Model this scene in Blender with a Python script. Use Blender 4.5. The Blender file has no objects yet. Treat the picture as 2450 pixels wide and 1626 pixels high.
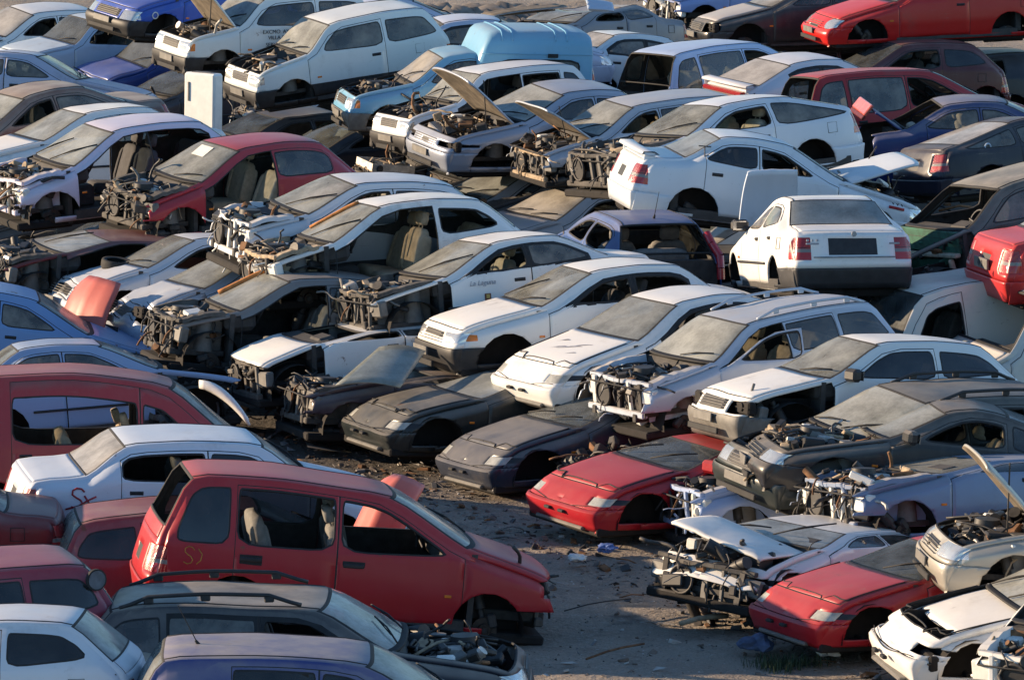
import bpy, bmesh, math, random
import numpy as np
from mathutils import Vector, Matrix, Euler
PI=math.pi
random.seed(7)
SC=bpy.context.scene
COL=SC.collection
KEYS=['nb','bm','hf','cw','hd','rf','rr','wb','tl','rm','rb']
def mk(L,W,nb,bm,hf,cw,hd,rr,wb,tl,rm,rb,fw,rw,rhw=.66,ar=.36,zax=.29,rf=None,bow=1.0,n=3.2,sill=.22,belt=None,yf={},**kw):
    C=dict(nb=nb,bm=bm,hf=hf,cw=cw,hd=hd,rf=rf or ((hd[0]*.45+rr[0]*.55),max(hd[1],rr[1])+.035),rr=rr,wb=wb,tl=tl,rm=rm,rb=rb)
    Y=dict(nb=.80,bm=.88,hf=.84,cw=.885,hd=rhw,rf=rhw+.015,rr=rhw-.02,wb=.80,tl=.82,rm=.88,rb=.80); Y.update(yf)
    B=dict(nb=.20,bm=.17,hf=.17,cw=.24,hd=.13,rf=0,rr=-.05,wb=-.09,tl=-.11,rm=-.13,rb=-.16)
    D=dict(nb=.0,bm=.0,hf=.03,cw=.02,hd=.05,rf=.055,rr=.05,wb=.03,tl=.03,rm=0,rb=0)
    E={k:(C[k][0]+B[k]*bow,Y[k]*W/2,C[k][1]-D[k]) for k in KEYS}
    t=dict(L=L,W=W,C=C,E=E,fw=fw,rw=rw,ar=ar,zax=zax,n=n,sill=sill,belt=belt); t.update(kw); return t
TYPES={
'sed':mk(4.2,1.68,(.12,.2),(0,.45),(.10,.72),(1.2,.94),(1.95,1.335),(3.0,1.345),(3.5,1.01),(4.06,.97),(4.2,.55),(4.12,.25),.82,3.3,n=4.6),
'lancer':mk(4.3,1.69,(.12,.2),(0,.45),(.12,.70),(1.15,.93),(1.95,1.34),(2.95,1.345),(3.6,1.0),(4.15,.98),(4.3,.55),(4.2,.25),.83,3.35,n=2.8),
'f323':mk(4.26,1.675,(.26,.2),(.13,.42),(.40,.665),(1.36,.885),(2.08,1.275),(3.15,1.285),(3.95,.99),(4.12,.95),(4.26,.55),(4.15,.25),.86,3.38,lamp=(.60,1.0,.50,.585),grille=(0,.001,.5,.501),ind=.62,bz=.46,n=4),
'clio':mk(3.77,1.64,(.12,.2),(0,.42),(.16,.70),(.98,.94),(1.72,1.37),(3.12,1.36),(3.56,.98),(3.66,.90),(3.77,.5),(3.7,.25),.78,3.25,n=2.8),
'panda':mk(3.42,1.48,(.08,.25),(0,.42),(.07,.78),(.93,.95),(1.36,1.38),(3.02,1.40),(3.30,.95),(3.34,.88),(3.42,.5),(3.36,.25),.66,2.82,rhw=.75,bow=.35,n=5,ar=.33,yf=dict(hf=.92,bm=.93,nb=.9,cw=.93,wb=.86,tl=.88)),
'est':mk(4.3,1.69,(.12,.2),(0,.45),(.13,.72),(1.18,.94),(1.95,1.38),(3.92,1.39),(4.15,.98),(4.2,.88),(4.3,.5),(4.22,.25),.82,3.35,n=4),
'gal':mk(4.45,1.69,(.12,.25),(0,.5),(.13,.80),(1.22,1.0),(1.92,1.46),(3.98,1.47),(4.28,1.02),(4.34,.92),(4.45,.55),(4.36,.28),.85,3.38),
'mpv':mk(4.3,1.70,(.14,.22),(0,.5),(.14,.82),(.98,1.06),(1.82,1.56),(3.92,1.60),(4.16,1.06),(4.20,.98),(4.3,.55),(4.22,.25),.85,3.37,rhw=.70,dB=2.40,dC=3.42,bo=.09,br=.93),
'van':mk(4.6,1.80,(.12,.25),(0,.5),(.08,.80),(.50,1.06),(1.30,1.76),(4.35,1.88),(4.5,1.1),(4.52,1.0),(4.6,.55),(4.52,.28),.85,3.5,rhw=.78,woff=.24,dB=1.75,dC=3.3,n=2.5,rf=(2.5,1.95)),
'c15':mk(4.0,1.58,(.1,.25),(0,.45),(.08,.76),(1.0,.97),(1.5,1.40),(2.2,1.43),(2.3,1.41),(3.9,1.41),(4.0,.5),(3.95,.28),.70,3.15,rhw=.76,bow=.5,n=4,yf=dict(wb=.74,tl=.74)),
'suv':mk(4.3,1.76,(.12,.3),(0,.55),(.10,.86),(1.2,1.07),(1.85,1.51),(3.85,1.54),(4.12,1.05),(4.16,.97),(4.3,.6),(4.2,.35),.85,3.4,rhw=.70),
'coupe':mk(4.3,1.73,(.14,.2),(0,.42),(.20,.66),(1.32,.90),(2.05,1.27),(2.75,1.29),(3.92,1.0),(4.12,.98),(4.3,.55),(4.2,.25),.88,3.35,n=2.6,br=.90),
'trafic':mk(4.5,1.80,(.10,.25),(0,.5),(.05,.95),(.50,1.16),(.92,1.86),(4.3,1.90),(4.42,1.1),(4.45,1.0),(4.5,.55),(4.44,.28),.85,3.4,rhw=.82,bow=.5,n=5,woff=.17,dB=1.55),
'boxsed':mk(4.3,1.66,(.1,.22),(0,.45),(.08,.74),(1.05,.95),(1.6,1.36),(3.15,1.36),(3.58,1.01),(4.18,.97),(4.3,.55),(4.24,.25),.82,3.3,n=5,bow=.7,rhw=.70),
'neon':mk(4.36,1.71,(.12,.2),(0,.42),(.20,.66),(1.25,.92),(2.0,1.34),(3.0,1.345),(3.6,1.0),(4.2,.97),(4.36,.55),(4.25,.25),.83,3.47,n=2.6,lamp=(.54,.90,.50,.66),lround=1,grille=(0,.25,.50,.53),ind=.02),
'coupe2':mk(4.3,1.73,(.14,.2),(0,.42),(.20,.66),(1.32,.90),(2.05,1.27),(3.25,1.27),(4.0,1.06),(4.14,1.02),(4.3,.55),(4.2,.25),.88,3.35,n=2.6,br=.88),
'hatch3':mk(3.9,1.66,(.12,.2),(0,.45),(.14,.72),(1.1,.95),(1.82,1.38),(3.25,1.37),(3.68,1.0),(3.78,.92),(3.9,.52),(3.82,.25),.80,3.3,n=3),
}

import copy as _c
def _v(a,b,**k): TYPES[b]=_c.deepcopy(TYPES[a]); TYPES[b].update(k)
_v('sed','sedb',lamp=(.48,1.0,.57,.645),grille=(0,.12,.575,.62),n=3,ind=.40)
_v('lancer','lanc2',lamp=(.42,.99,.55,.69),grille=(0,.30,.60,.66),n=2.7,ind=.16)
_v('est','est2',lamp=(.46,1.0,.55,.685),grille=(0,.40,.57,.68),n=3,ind=.2)
TYPES['sedn']=mk(4.2,1.68,(.20,.2),(.09,.45),(.19,.72),(1.2,.94),(1.95,1.335),(3.15,1.345),(3.6,1.01),(4.06,.97),(4.2,.55),(4.12,.25),.82,3.3,n=4.6)
_v('sedn','sedc',lamp=(.46,.86,.565,.675),grille=(0,.40,.60,.665),n=4.2,ind=.20)
_v('sed','sedr',rlamp=(.62,.995,.60,.87),plate=(0,.36,.66,.86),n=4)


# ------------------------------------------------------------------ materials
MATS={}
def newmat(name):
    m=bpy.data.materials.new(name); m.use_nodes=True
    nt=m.node_tree; b=nt.nodes['Principled BSDF']
    return m,nt,b
def nz(nt,scale,detail=4,rough=.55,coord='Object',vec=None):
    tc=nt.nodes.new('ShaderNodeTexCoord'); n=nt.nodes.new('ShaderNodeTexNoise')
    n.inputs['Scale'].default_value=scale; n.inputs['Detail'].default_value=detail; n.inputs['Roughness'].default_value=rough
    if vec:
        mp=nt.nodes.new('ShaderNodeMapping'); mp.inputs['Scale'].default_value=vec
        nt.links.new(tc.outputs[coord],mp.inputs[0]); nt.links.new(mp.outputs[0],n.inputs['Vector'])
    else: nt.links.new(tc.outputs[coord],n.inputs['Vector'])
    if coord=='Object':
        oi=nt.nodes.new('ShaderNodeObjectInfo'); va=nt.nodes.new('ShaderNodeVectorMath'); va.operation='ADD'; l=n.inputs['Vector'].links[0]; src=l.from_socket
        mm_=nt.nodes.new('ShaderNodeMath'); mm_.operation='MULTIPLY'; mm_.inputs[1].default_value=37.0; nt.links.new(oi.outputs['Random'],mm_.inputs[0])
        nt.links.new(src,va.inputs[0]); nt.links.new(mm_.outputs[0],va.inputs[1]); nt.links.new(va.outputs[0],n.inputs['Vector'])
    return n
def mr(nt,src,a,b,c=0,d=1):
    n=nt.nodes.new('ShaderNodeMapRange'); nt.links.new(src,n.inputs[0])
    for i,v in zip((1,2,3,4),(a,b,c,d)): n.inputs[i].default_value=v
    return n.outputs[0]
def mth(nt,op,a,b):
    n=nt.nodes.new('ShaderNodeMath'); n.operation=op
    for i,v in enumerate((a,b)):
        if isinstance(v,(int,float)): n.inputs[i].default_value=v
        else: nt.links.new(v,n.inputs[i])
    return n.outputs[0]
def mixc(nt,f,a,b):
    n=nt.nodes.new('ShaderNodeMix'); n.data_type='RGBA'
    for s,v in ((n.inputs[0],f),(n.inputs[6],a),(n.inputs[7],b)):
        if isinstance(v,(int,float)): s.default_value=v
        elif isinstance(v,tuple): s.default_value=(*v[:3],1)
        else: nt.links.new(v,s)
    return n.outputs[2]
DUST=(.40,.355,.30)
def paint(col,dust=.35,rough=.32,metal=0.0,key=None):
    key=key or ('paint',col,dust,rough,metal)
    if key in MATS: return MATS[key]
    m,nt,b=newmat('car_paint')
    g=nt.nodes.new('ShaderNodeNewGeometry'); sp=nt.nodes.new('ShaderNodeSeparateXYZ'); nt.links.new(g.outputs['Normal'],sp.inputs[0])
    up=mr(nt,sp.outputs['Z'],.25,.95)
    n1=nz(nt,2.2,6,.6); n2=nz(nt,14,4,.6); n3=nz(nt,5,5,.7,vec=(1,1,.25))
    pat=mr(nt,n1.outputs['Fac'],.25,.72)
    f=mth(nt,'MULTIPLY',mth(nt,'MULTIPLY',up,mth(nt,'ADD',.35,mth(nt,'MULTIPLY',pat,.75))),dust)
    low=mth(nt,'MULTIPLY',mr(nt,n3.outputs['Fac'],.45,.75),dust*.11)
    f2=mth(nt,'MINIMUM',mth(nt,'ADD',f,low),.92)
    fade=mixc(nt,mr(nt,n1.outputs['Fac'],.35,.7,0,.35),col,tuple(min(1,c*1.12+.012) for c in col))
    base=mixc(nt,f2,fade,DUST)
    n4=nz(nt,3.0,8,.75,vec=(.6,3,9)); n5=nz(nt,1.1,7,.7)
    scr=mth(nt,'MULTIPLY',mr(nt,n4.outputs['Fac'],.62,.70),mr(nt,n5.outputs['Fac'],.46,.60,0,.75))
    base=mixc(nt,scr,base,(.27,.25,.23))
    gr_=mth(nt,'MULTIPLY',mr(nt,n5.outputs['Fac'],.56,.72,0,.45),mr(nt,n3.outputs['Fac'],.4,.65))
    base=mixc(nt,gr_,base,(.10,.08,.065))
    n6=nz(nt,2.1,8,.72)
    base=mixc(nt,mr(nt,n6.outputs['Fac'],.665,.70,0,.8),base,(.13,.055,.025))
    spot=mth(nt,'MULTIPLY',mr(nt,n2.outputs['Fac'],.66,.74),.35)
    base=mixc(nt,spot,base,tuple(c*.55+.02 for c in col))
    nt.links.new(base,b.inputs['Base Color'])
    nt.links.new(mr(nt,f2,0,.5,rough,.8),b.inputs['Roughness'])
    b.inputs['Metallic'].default_value=metal
    b.inputs['Coat Weight'].default_value=.13; b.inputs['Coat Roughness'].default_value=.15; b.inputs['Specular IOR Level'].default_value=.38
    bp=nt.nodes.new('ShaderNodeBump'); bp.inputs['Strength'].default_value=.30; bp.inputs['Distance'].default_value=.025
    nt.links.new(nz(nt,2.6,3,.45).outputs['Fac'],bp.inputs['Height']); nt.links.new(bp.outputs[0],b.inputs['Normal'])
    MATS[key]=m; return m
def plain(name,col,rough=.6,metal=0,var=.35,scale=9,coat=0):
    if name in MATS: return MATS[name]
    m,nt,b=newmat(name)
    n=nz(nt,scale,5,.6)
    nt.links.new(mixc(nt,mr(nt,n.outputs['Fac'],.3,.7),tuple(c*(1-var) for c in col),tuple(min(1,c*(1+var)) for c in col)),b.inputs['Base Color'])
    b.inputs['Roughness'].default_value=rough; b.inputs['Metallic'].default_value=metal; b.inputs['Coat Weight'].default_value=coat
    MATS[name]=m; return m
def dustyglass(name,col,dens=.85,var=.13):
    if name in MATS: return MATS[name]
    m,nt,b=newmat(name)
    n=nz(nt,2.5,6,.65); n2=nz(nt,30,3,.6)
    nt.links.new(mixc(nt,mr(nt,n.outputs['Fac'],.3,.7),tuple(c*(1-var) for c in col),tuple(c*(1+var*.6) for c in col)),b.inputs['Base Color'])
    b.inputs['Roughness'].default_value=.55; b.inputs['Coat Weight'].default_value=.6; b.inputs['Coat Roughness'].default_value=.07
    tr=nt.nodes.new('ShaderNodeBsdfTransparent'); tr.inputs[0].default_value=(.55,.6,.58,1)
    oi=nt.nodes.new('ShaderNodeObjectInfo'); n3=nz(nt,1.3,4,.6,vec=(1,.5,1.4))
    mx=nt.nodes.new('ShaderNodeMixShader'); out=nt.nodes['Material Output']
    nt.links.new(mth(nt,'MINIMUM',mth(nt,'ADD',mth(nt,'SUBTRACT',mr(nt,n.outputs['Fac'],.3,.6,dens-.22,dens),mth(nt,'ADD',mth(nt,'MULTIPLY',oi.outputs['Random'],.28),mr(nt,n3.outputs['Fac'],.5,.7,0,.22))),mr(nt,n2.outputs['Fac'],.4,.6,-.04,.04)),1.0),mx.inputs[0])
    nt.links.new(tr.outputs[0],mx.inputs[1]); nt.links.new(b.outputs[0],mx.inputs[2]); nt.links.new(mx.outputs[0],out.inputs[0])
    MATS[name]=m; return m
def clearglass(name,tint,dust=.18):
    if name in MATS: return MATS[name]
    m,nt,b=newmat(name)
    tr=nt.nodes.new('ShaderNodeBsdfTransparent'); tr.inputs[0].default_value=(*tint,1)
    gl=nt.nodes.new('ShaderNodeBsdfGlossy'); gl.inputs['Roughness'].default_value=.06; gl.inputs[0].default_value=(.9,.9,.9,1)
    fr=nt.nodes.new('ShaderNodeFresnel'); fr.inputs[0].default_value=1.5
    mx=nt.nodes.new('ShaderNodeMixShader'); nt.links.new(mth(nt,'ADD',fr.outputs[0],.05),mx.inputs[0])
    nt.links.new(tr.outputs[0],mx.inputs[1]); nt.links.new(gl.outputs[0],mx.inputs[2])
    df=nt.nodes.new('ShaderNodeBsdfDiffuse'); df.inputs[0].default_value=(.36,.34,.30,1)
    mx2=nt.nodes.new('ShaderNodeMixShader'); n=nz(nt,3,5,.6)
    nt.links.new(mr(nt,n.outputs['Fac'],.35,.75,dust*.3,dust*1.6),mx2.inputs[0])
    nt.links.new(mx.outputs[0],mx2.inputs[1]); nt.links.new(df.outputs[0],mx2.inputs[2])
    nt.links.new(mx2.outputs[0],nt.nodes['Material Output'].inputs[0])
    MATS[name]=m; return m
BLACK=plain('black_plastic',(.022,.022,.024),.55)
SEAM=plain('seam_rubber',(.02,.02,.021),.8)
INT=plain('interior_trim',(.05,.047,.045),.8)
UND=plain('underbody_shade_grime',(.013,.011,.010),.9)  # grime tone, darkened further to paint in shade below the cars and in arches
GREYP=plain('grey_plastic',(.14,.135,.125),.6,var=.25)
ALU=plain('dusty_aluminium',(.42,.40,.37),.45,.35)
RUST=plain('rust_brown',(.17,.085,.04),.9,var=.6)
TANJ=plain('dusty_tan',(.36,.28,.19),.9,var=.4)
DARKJ=plain('greasy_metal',(.05,.047,.045),.6,.3,var=.5)
WHITEJ=plain('white_plastic',(.68,.68,.64),.5,var=.12)
TYRE=plain('tyre_rubber',(.025,.024,.023),.85)
RIM=plain('wheel_steel',(.20,.19,.18),.5,.6)
DISC=plain('brake_steel',(.055,.042,.034),.6,.5)
LAMP=plain('headlamp_glass',(.75,.75,.72),.12,.55,var=.1,coat=1)
def flute(m,sc,st,bands=None):
    nt=m.node_tree; b=nt.nodes['Principled BSDF']; tc=nt.nodes.new('ShaderNodeTexCoord'); w=nt.nodes.new('ShaderNodeTexWave'); w.bands_direction='Y'; w.inputs['Scale'].default_value=sc
    nt.links.new(tc.outputs['Object'],w.inputs[0]); bp=nt.nodes.new('ShaderNodeBump'); bp.inputs['Strength'].default_value=st; bp.inputs['Distance'].default_value=.01; nt.links.new(w.outputs['Fac'],bp.inputs['Height']); nt.links.new(bp.outputs[0],b.inputs['Normal'])
    if bands:
        sp=nt.nodes.new('ShaderNodeSeparateXYZ'); nt.links.new(tc.outputs['Generated'],sp.inputs[0]); r=nt.nodes.new('ShaderNodeValToRGB'); r.color_ramp.interpolation='CONSTANT'
        el=r.color_ramp.elements; el[0].position=0; el[0].color=(*bands[0][1],1); el[1].position=bands[1][0]; el[1].color=(*bands[1][1],1)
        for p_,c_ in bands[2:]:
            e=el.new(p_); e.color=(*c_,1)
        nt.links.new(sp.outputs['Z'],r.inputs[0]); nt.links.new(r.outputs[0],b.inputs['Base Color'])
flute(LAMP,28,.35)
LAMPD=plain('dusty_lamp',(.40,.40,.36),.4,.1,coat=.4)
AMBER=plain('amber_lens',(.75,.20,.02),.25,coat=.6,var=.15)
REDL=plain('red_lens',(.42,.02,.02),.25,coat=.6,var=.2)
flute(REDL,30,.3,[(0,(.40,.016,.018)),(.34,(.20,.18,.17)),(.50,(.36,.014,.016)),(.53,(.03,.008,.008)),(.56,(.30,.012,.014))]); flute(AMBER,34,.3)
CHROME=plain('chrome_grille',(.55,.55,.55),.25,.9,var=.2)
HOODU=plain('hood_underside',(.14,.115,.085),.85,var=.5,scale=6)
WG=dustyglass('dusty_windscreen',(.43,.435,.39),.86)
WG2=dustyglass('grey_windscreen',(.31,.325,.31),.9)
WG3=dustyglass('dark_windscreen',(.13,.145,.15),.75)
WG4=dustyglass('heavy_dust_glass',(.43,.40,.35),1.0,.18)
SG=clearglass('side_glass',(.34,.38,.37))
SGD=clearglass('dark_side_glass',(.09,.10,.11),.06)
SGM=clearglass('dirty_side_glass',(.25,.28,.28),.42)
SEATM={k:plain('seat_'+k,c,.9,var=.2,scale=14) for k,c in dict(tan=(.36,.28,.19),grey=(.17,.165,.155),dark=(.055,.055,.06),sand=(.45,.40,.31),red=(.4,.03,.03)).items()}
# ------------------------------------------------------------------ mesh helper
class MB:
    def __init__(s): s.v=[];s.f=[];s.m=[];s.sm=[]
    def add(s,vs,fs,m=0,smooth=False):
        o=len(s.v); s.v+=[tuple(v) for v in vs]
        for f in fs: s.f.append([i+o for i in f]); s.m.append(m); s.sm.append(smooth)
    def box(s,c,d,m=0,rot=None,bev=0):
        hx,hy,hz=[q/2 for q in d]; b=min(bev,hx*.9,hy*.9,hz*.9)
        if b<=0:
            vs=[Vector((x,y,z)) for x in(-hx,hx) for y in(-hy,hy) for z in(-hz,hz)]
            fs=[(0,1,3,2),(4,6,7,5),(0,4,5,1),(2,3,7,6),(0,2,6,4),(1,5,7,3)]
        else:
            vs=[];idx={}
            for sx in(-1,1):
                for sy in(-1,1):
                    for sz in(-1,1):
                        for a in range(3):
                            p=[sx*(hx-b),sy*(hy-b),sz*(hz-b)]; p[a]=(sx*hx,sy*hy,sz*hz)[a]
                            idx[(sx,sy,sz,a)]=len(vs); vs.append(Vector(p))
            fs=[]
            for a in range(3):
                u,w=[(1,2),(2,0),(0,1)][a]
                for sg in(-1,1):
                    q=[]
                    for su,sw in((-1,-1),(1,-1),(1,1),(-1,1)):
                        k=[0,0,0];k[a]=sg;k[u]=su;k[w]=sw;q.append(idx[(*k,a)])
                    fs.append(q if sg>0 else q[::-1])
            for a in range(3):
                u,w=[(1,2),(2,0),(0,1)][a]
                for su in(-1,1):
                    for sw in(-1,1):
                        k1=[0,0,0];k1[u]=su;k1[w]=sw
                        A=k1[:];A[a]=-1;B=k1[:];B[a]=1
                        q=[idx[(*A,u)],idx[(*B,u)],idx[(*B,w)],idx[(*A,w)]]
                        fs.append(q if su*sw<0 else q[::-1])
            for sx in(-1,1):
                for sy in(-1,1):
                    for sz in(-1,1):
                        q=[idx[(sx,sy,sz,a)] for a in range(3)]
                        fs.append(q if sx*sy*sz>0 else q[::-1])
        M=rot.to_matrix() if rot else None; c=Vector(c)
        s.add([(M@v if M else v)+c for v in vs],fs,m,False)
    def cyl(s,p0,p1,r0,r1=None,m=0,n=12,cap=True):
        r1=r0 if r1 is None else r1; p0=Vector(p0);p1=Vector(p1);d=(p1-p0).normalized()
        a=d.orthogonal().normalized();b=d.cross(a)
        vs=[p0+(a*math.cos(t)+b*math.sin(t))*r0 for t in [2*PI*i/n for i in range(n)]]+[p1+(a*math.cos(t)+b*math.sin(t))*r1 for t in [2*PI*i/n for i in range(n)]]
        s.add(vs,[(i,(i+1)%n,n+(i+1)%n,n+i) for i in range(n)],m,True)
        if cap: s.add(vs,[tuple(range(n))[::-1],tuple(range(n,2*n))],m,False)
    def tube(s,pts,r,m=0,n=6):
        pts=[Vector(p) for p in pts]; rings=[];vs=[];a=None
        for i,p in enumerate(pts):
            d=(pts[min(i+1,len(pts)-1)]-pts[max(i-1,0)])
            d=d.normalized() if d.length>1e-6 else Vector((0,0,1))
            if a is None: a=d.orthogonal().normalized()
            a=(a-d*a.dot(d)); a=a.normalized() if a.length>1e-5 else d.orthogonal().normalized()
            b=d.cross(a)
            vs+=[p+(a*math.cos(t)+b*math.sin(t))*r for t in [2*PI*k/n for k in range(n)]]
        fs=[(i*n+k,i*n+(k+1)%n,(i+1)*n+(k+1)%n,(i+1)*n+k) for i in range(len(pts)-1) for k in range(n)]
        fs+=[tuple(range(n))[::-1],tuple(range((len(pts)-1)*n,len(pts)*n))]
        s.add(vs,fs,m,True)
    def torus(s,c,ax,R,r,m=0,n=20,k=8):
        c=Vector(c);d=Vector(ax).normalized();a=d.orthogonal().normalized();b=d.cross(a);vs=[]
        for i in range(n):
            t=2*PI*i/n;e=a*math.cos(t)+b*math.sin(t)
            for j in range(k):
                u=2*PI*j/k; vs.append(c+e*(R+r*math.cos(u))+d*r*math.sin(u))
        s.add(vs,[(i*k+j,((i+1)%n)*k+j,((i+1)%n)*k+(j+1)%k,i*k+(j+1)%k) for i in range(n) for j in range(k)],m,True)
    def sheet(s,P,m=0,smooth=True,flip=False):
        R=len(P);Cn=len(P[0]);vs=[p for r in P for p in r]
        fs=[(i*Cn+j,i*Cn+j+1,(i+1)*Cn+j+1,(i+1)*Cn+j) for i in range(R-1) for j in range(Cn-1)]
        if flip: fs=[f[::-1] for f in fs]
        s.add(vs,fs,m,smooth)
    def mesh(s,name,mats):
        me=bpy.data.meshes.new(name); me.from_pydata(s.v,[],s.f)
        for m in mats: me.materials.append(m)
        me.polygons.foreach_set('material_index',s.m); me.polygons.foreach_set('use_smooth',s.sm); me.update(); return me
def link(name,me,parent=None,loc=None,rot=None):
    o=bpy.data.objects.new(name,me); COL.objects.link(o)
    if parent: o.parent=parent
    if loc is not None: o.location=loc
    if rot is not None: o.rotation_euler=rot
    return o
def tag(o,label=None,cat=None,group=None,kind=None):
    if label: o['label']=label
    if cat: o['category']=cat
    if group: o['group']=group
    if kind: o['kind']=kind
    return o
# ------------------------------------------------------------------ half body shell of a car type
SEG=dict(nb=[0,.25,.5,.75],bm=[0,.17,.33,.5,.67,.83],hf=[0,.013,.1,.22,.36,.5,.64,.78,.9,.982],cw=[0,.05,.2,.4,.6,.8,.955],hd=[0,.2,.4,.6,.8],rf=[0,.2,.4,.6,.8],rr=[0,.05,.25,.5,.75,.95],wb=[0,.07,.3,.65,.93],tl=[0,.17,.33,.5,.67,.83],rm=[0,.25,.5,.75])
SV=[1,.992,.975,.946,.932,.86,.76,.6,.4,.2,0]
JH=4      # row index of the panel gap on top (s .945-.925)
def lerp(a,b,t): return a+(b-a)*t
def chaikin(p,n=1,w=.22):
    for _ in range(n):
        q=[]
        for i in range(len(p)):
            a=p[i];b=p[(i+1)%len(p)]
            q+=[(lerp(a[0],b[0],w),lerp(a[1],b[1],w)),(lerp(a[0],b[0],1-w),lerp(a[1],b[1],1-w))]
        p=q
    return p
def inset(p,d):
    n=len(p);A=sum(p[i][0]*p[(i+1)%n][1]-p[(i+1)%n][0]*p[i][1] for i in range(n)); sg=1 if A>0 else -1;out=[]
    for i in range(n):
        a,b,c=p[i-1],p[i],p[(i+1)%n]
        def nn(u,v):
            dx,dy=v[0]-u[0],v[1]-u[1];l=math.hypot(dx,dy) or 1;return (-dy/l*sg,dx/l*sg)
        n1=nn(a,b);n2=nn(b,c);mx,my=n1[0]+n2[0],n1[1]+n2[1];l2=mx*mx+my*my
        k=2*d/l2 if l2>.3 else d
        out.append((b[0]+mx*k,b[1]+my*k))
    return out
def inpoly(p,x,y):
    r=False;n=len(p)
    for i in range(n):
        a,b=p[i],p[i-1]
        if (a[1]>y)!=(b[1]>y) and x<(b[0]-a[0])*(y-a[1])/(b[1]-a[1])+a[0]: r=not r
    return r
CACHE={}
def build_type(tn,doors=2,win3=False):
    key=(tn,doors,win3)
    if key in CACHE: return CACHE[key]
    t=TYPES[tn];L=t['L'];W2=t['W']/2;C=t['C'];E=dict(t['E'])
    E['nb']=(E['bm'][0]-.012,E['nb'][1],E['nb'][2]); E['hf']=(max(E['hf'][0],E['bm'][0]+.02),*E['hf'][1:])
    E['rb']=(E['rm'][0]+.012,E['rb'][1],E['rb'][2]); E['tl']=(min(E['tl'][0],E['rm'][0]-.02),*E['tl'][1:])
    SUB=8; dc=[];de=[]
    for a,b in zip(KEYS[:-1],KEYS[1:]):
        for k in range(SUB):
            u=k/SUB; dc.append([lerp(C[a][0],C[b][0],u),lerp(C[a][1],C[b][1],u)]); de.append([lerp(E[a][i],E[b][i],u) for i in range(3)])
    dc.append(list(C['rb'])); de.append(list(E['rb'])); dc=np.array(dc);de=np.array(de)
    for _ in range(3):
        dc[1:-1]=.25*dc[:-2]+.5*dc[1:-1]+.25*dc[2:]; de[1:-1]=.25*de[:-2]+.5*de[1:-1]+.25*de[2:]
    key_i={};pp=[]
    for n_,a in enumerate(KEYS[:-1]):
        key_i[a]=len(pp); pp+=[(n_+u)*SUB for u in SEG[a]]
    key_i['rb']=len(pp); pp.append((len(KEYS)-1)*SUB); N=len(pp); ii=np.arange(len(dc))
    cs=np.stack([np.interp(pp,ii,dc[:,k]) for k in range(2)],1); es=np.stack([np.interp(pp,ii,de[:,k]) for k in range(3)],1)
    for i in range(1,N): es[i,0]=max(es[i,0],es[i-1,0]+1e-4)
    # hood crown
    for i in range(key_i['hf'],key_i['cw']):
        u=(i-key_i['hf'])/(key_i['cw']-key_i['hf']); cs[i,1]+=.03*math.sin(PI*u)
    bf=C['cw'][1]-.02-t.get('bo',0); br=t.get('br',C['wb'][1]-.03)
    if tn=='c15': br=bf
    dcw=E['cw'][0];dwb=E['wb'][0]
    def belt(d): return lerp(bf,br,max(0,min(1,(d-dcw)/(dwb-dcw))))
    sill=t['sill']
    def prof(z):
        zs=[sill,.34,.55,.72,1.0,1.3]; ys=[.93,.975,1.0,.99,.955,.93]
        return float(np.interp(z,zs,ys))
    def plan(d):
        f=.87;a=max(0,1-(d-es[0,0])/.75);b=max(0,1-(es[-1,0]-d)/.65)
        return 1-(1-f)*a*a-(1-f)*b*b
    RW=5;RB=11
    bm=bmesh.new(); sh=bm.faces.layers.int.new('sheet'); st=bm.faces.layers.int.new('st'); rw=bm.faces.layers.int.new('row')
    n=t['n']
    top=[];side=[]
    for i in range(N):
        ce=cs[i];ee=es[i];r=[]
        for s in SV:
            bl=1-(max(0,1-s**n))**(1/n); 
            d=lerp(ce[0],ee[0],bl);z=lerp(ce[1],ee[2],bl); r.append(bm.verts.new((L/2-d,ee[1]*s,z)))
        top.append(r)
        d,ye,ze=ee; zb=sill+ (0 if ze>sill+.02 else ze-sill-.02)
        bz=belt(d); gh=ze>bz+.1; zsplit=bz if gh else max(ze-.10,zb+(ze-zb)*.6)
        w=max(0,min(1,(ze-bz-.04)/.18))
        yb=plan(d)*prof(zsplit)*W2
        c=[r[0]]
        for k in range(1,RW+1):
            u=k/RW; z=lerp(ze,zsplit,u)
            yr=ye+(yb-ye)*math.sin(PI/2*u); yl=ye+(yb-ye)*(u+.10*math.sin(PI*u))
            c.append(bm.verts.new((L/2-d,lerp(yr,yl,w),z)))
        for k in range(1,RB+1):
            u=k/RB; z=lerp(zsplit,zb,u); c.append(bm.verts.new((L/2-d,plan(d)*prof(z)*W2,z)))
        side.append(c)
    for i in range(N-1):
        for j in range(len(SV)-1):
            f=bm.faces.new((top[i][j],top[i+1][j],top[i+1][j+1],top[i][j+1])); f[sh]=1;f[st]=i;f[rw]=j
        for j in range(RW+RB):
            f=bm.faces.new((side[i][j],side[i][j+1],side[i+1][j+1],side[i+1][j])); f[sh]=2;f[st]=i;f[rw]=j
    bm.normal_update()
    # orient outward
    tz=sum(f.normal.z for f in bm.faces if f[sh]==1 and key_i['hf']<f[st]<key_i['rr']); sy=sum(f.normal.y for f in bm.faces if f[sh]==2)
    rev=[f for f in bm.faces if (f[sh]==1 and tz<0) or (f[sh]==2 and sy<0)]
    if rev: bmesh.ops.reverse_faces(bm,faces=rev)
    # upper outline of the side
    ed=es[:,0];ez=es[:,2]
    def zt(d): return float(np.interp(d,ed,ez))
    dA=dcw-.10
    five=doors==2
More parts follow.
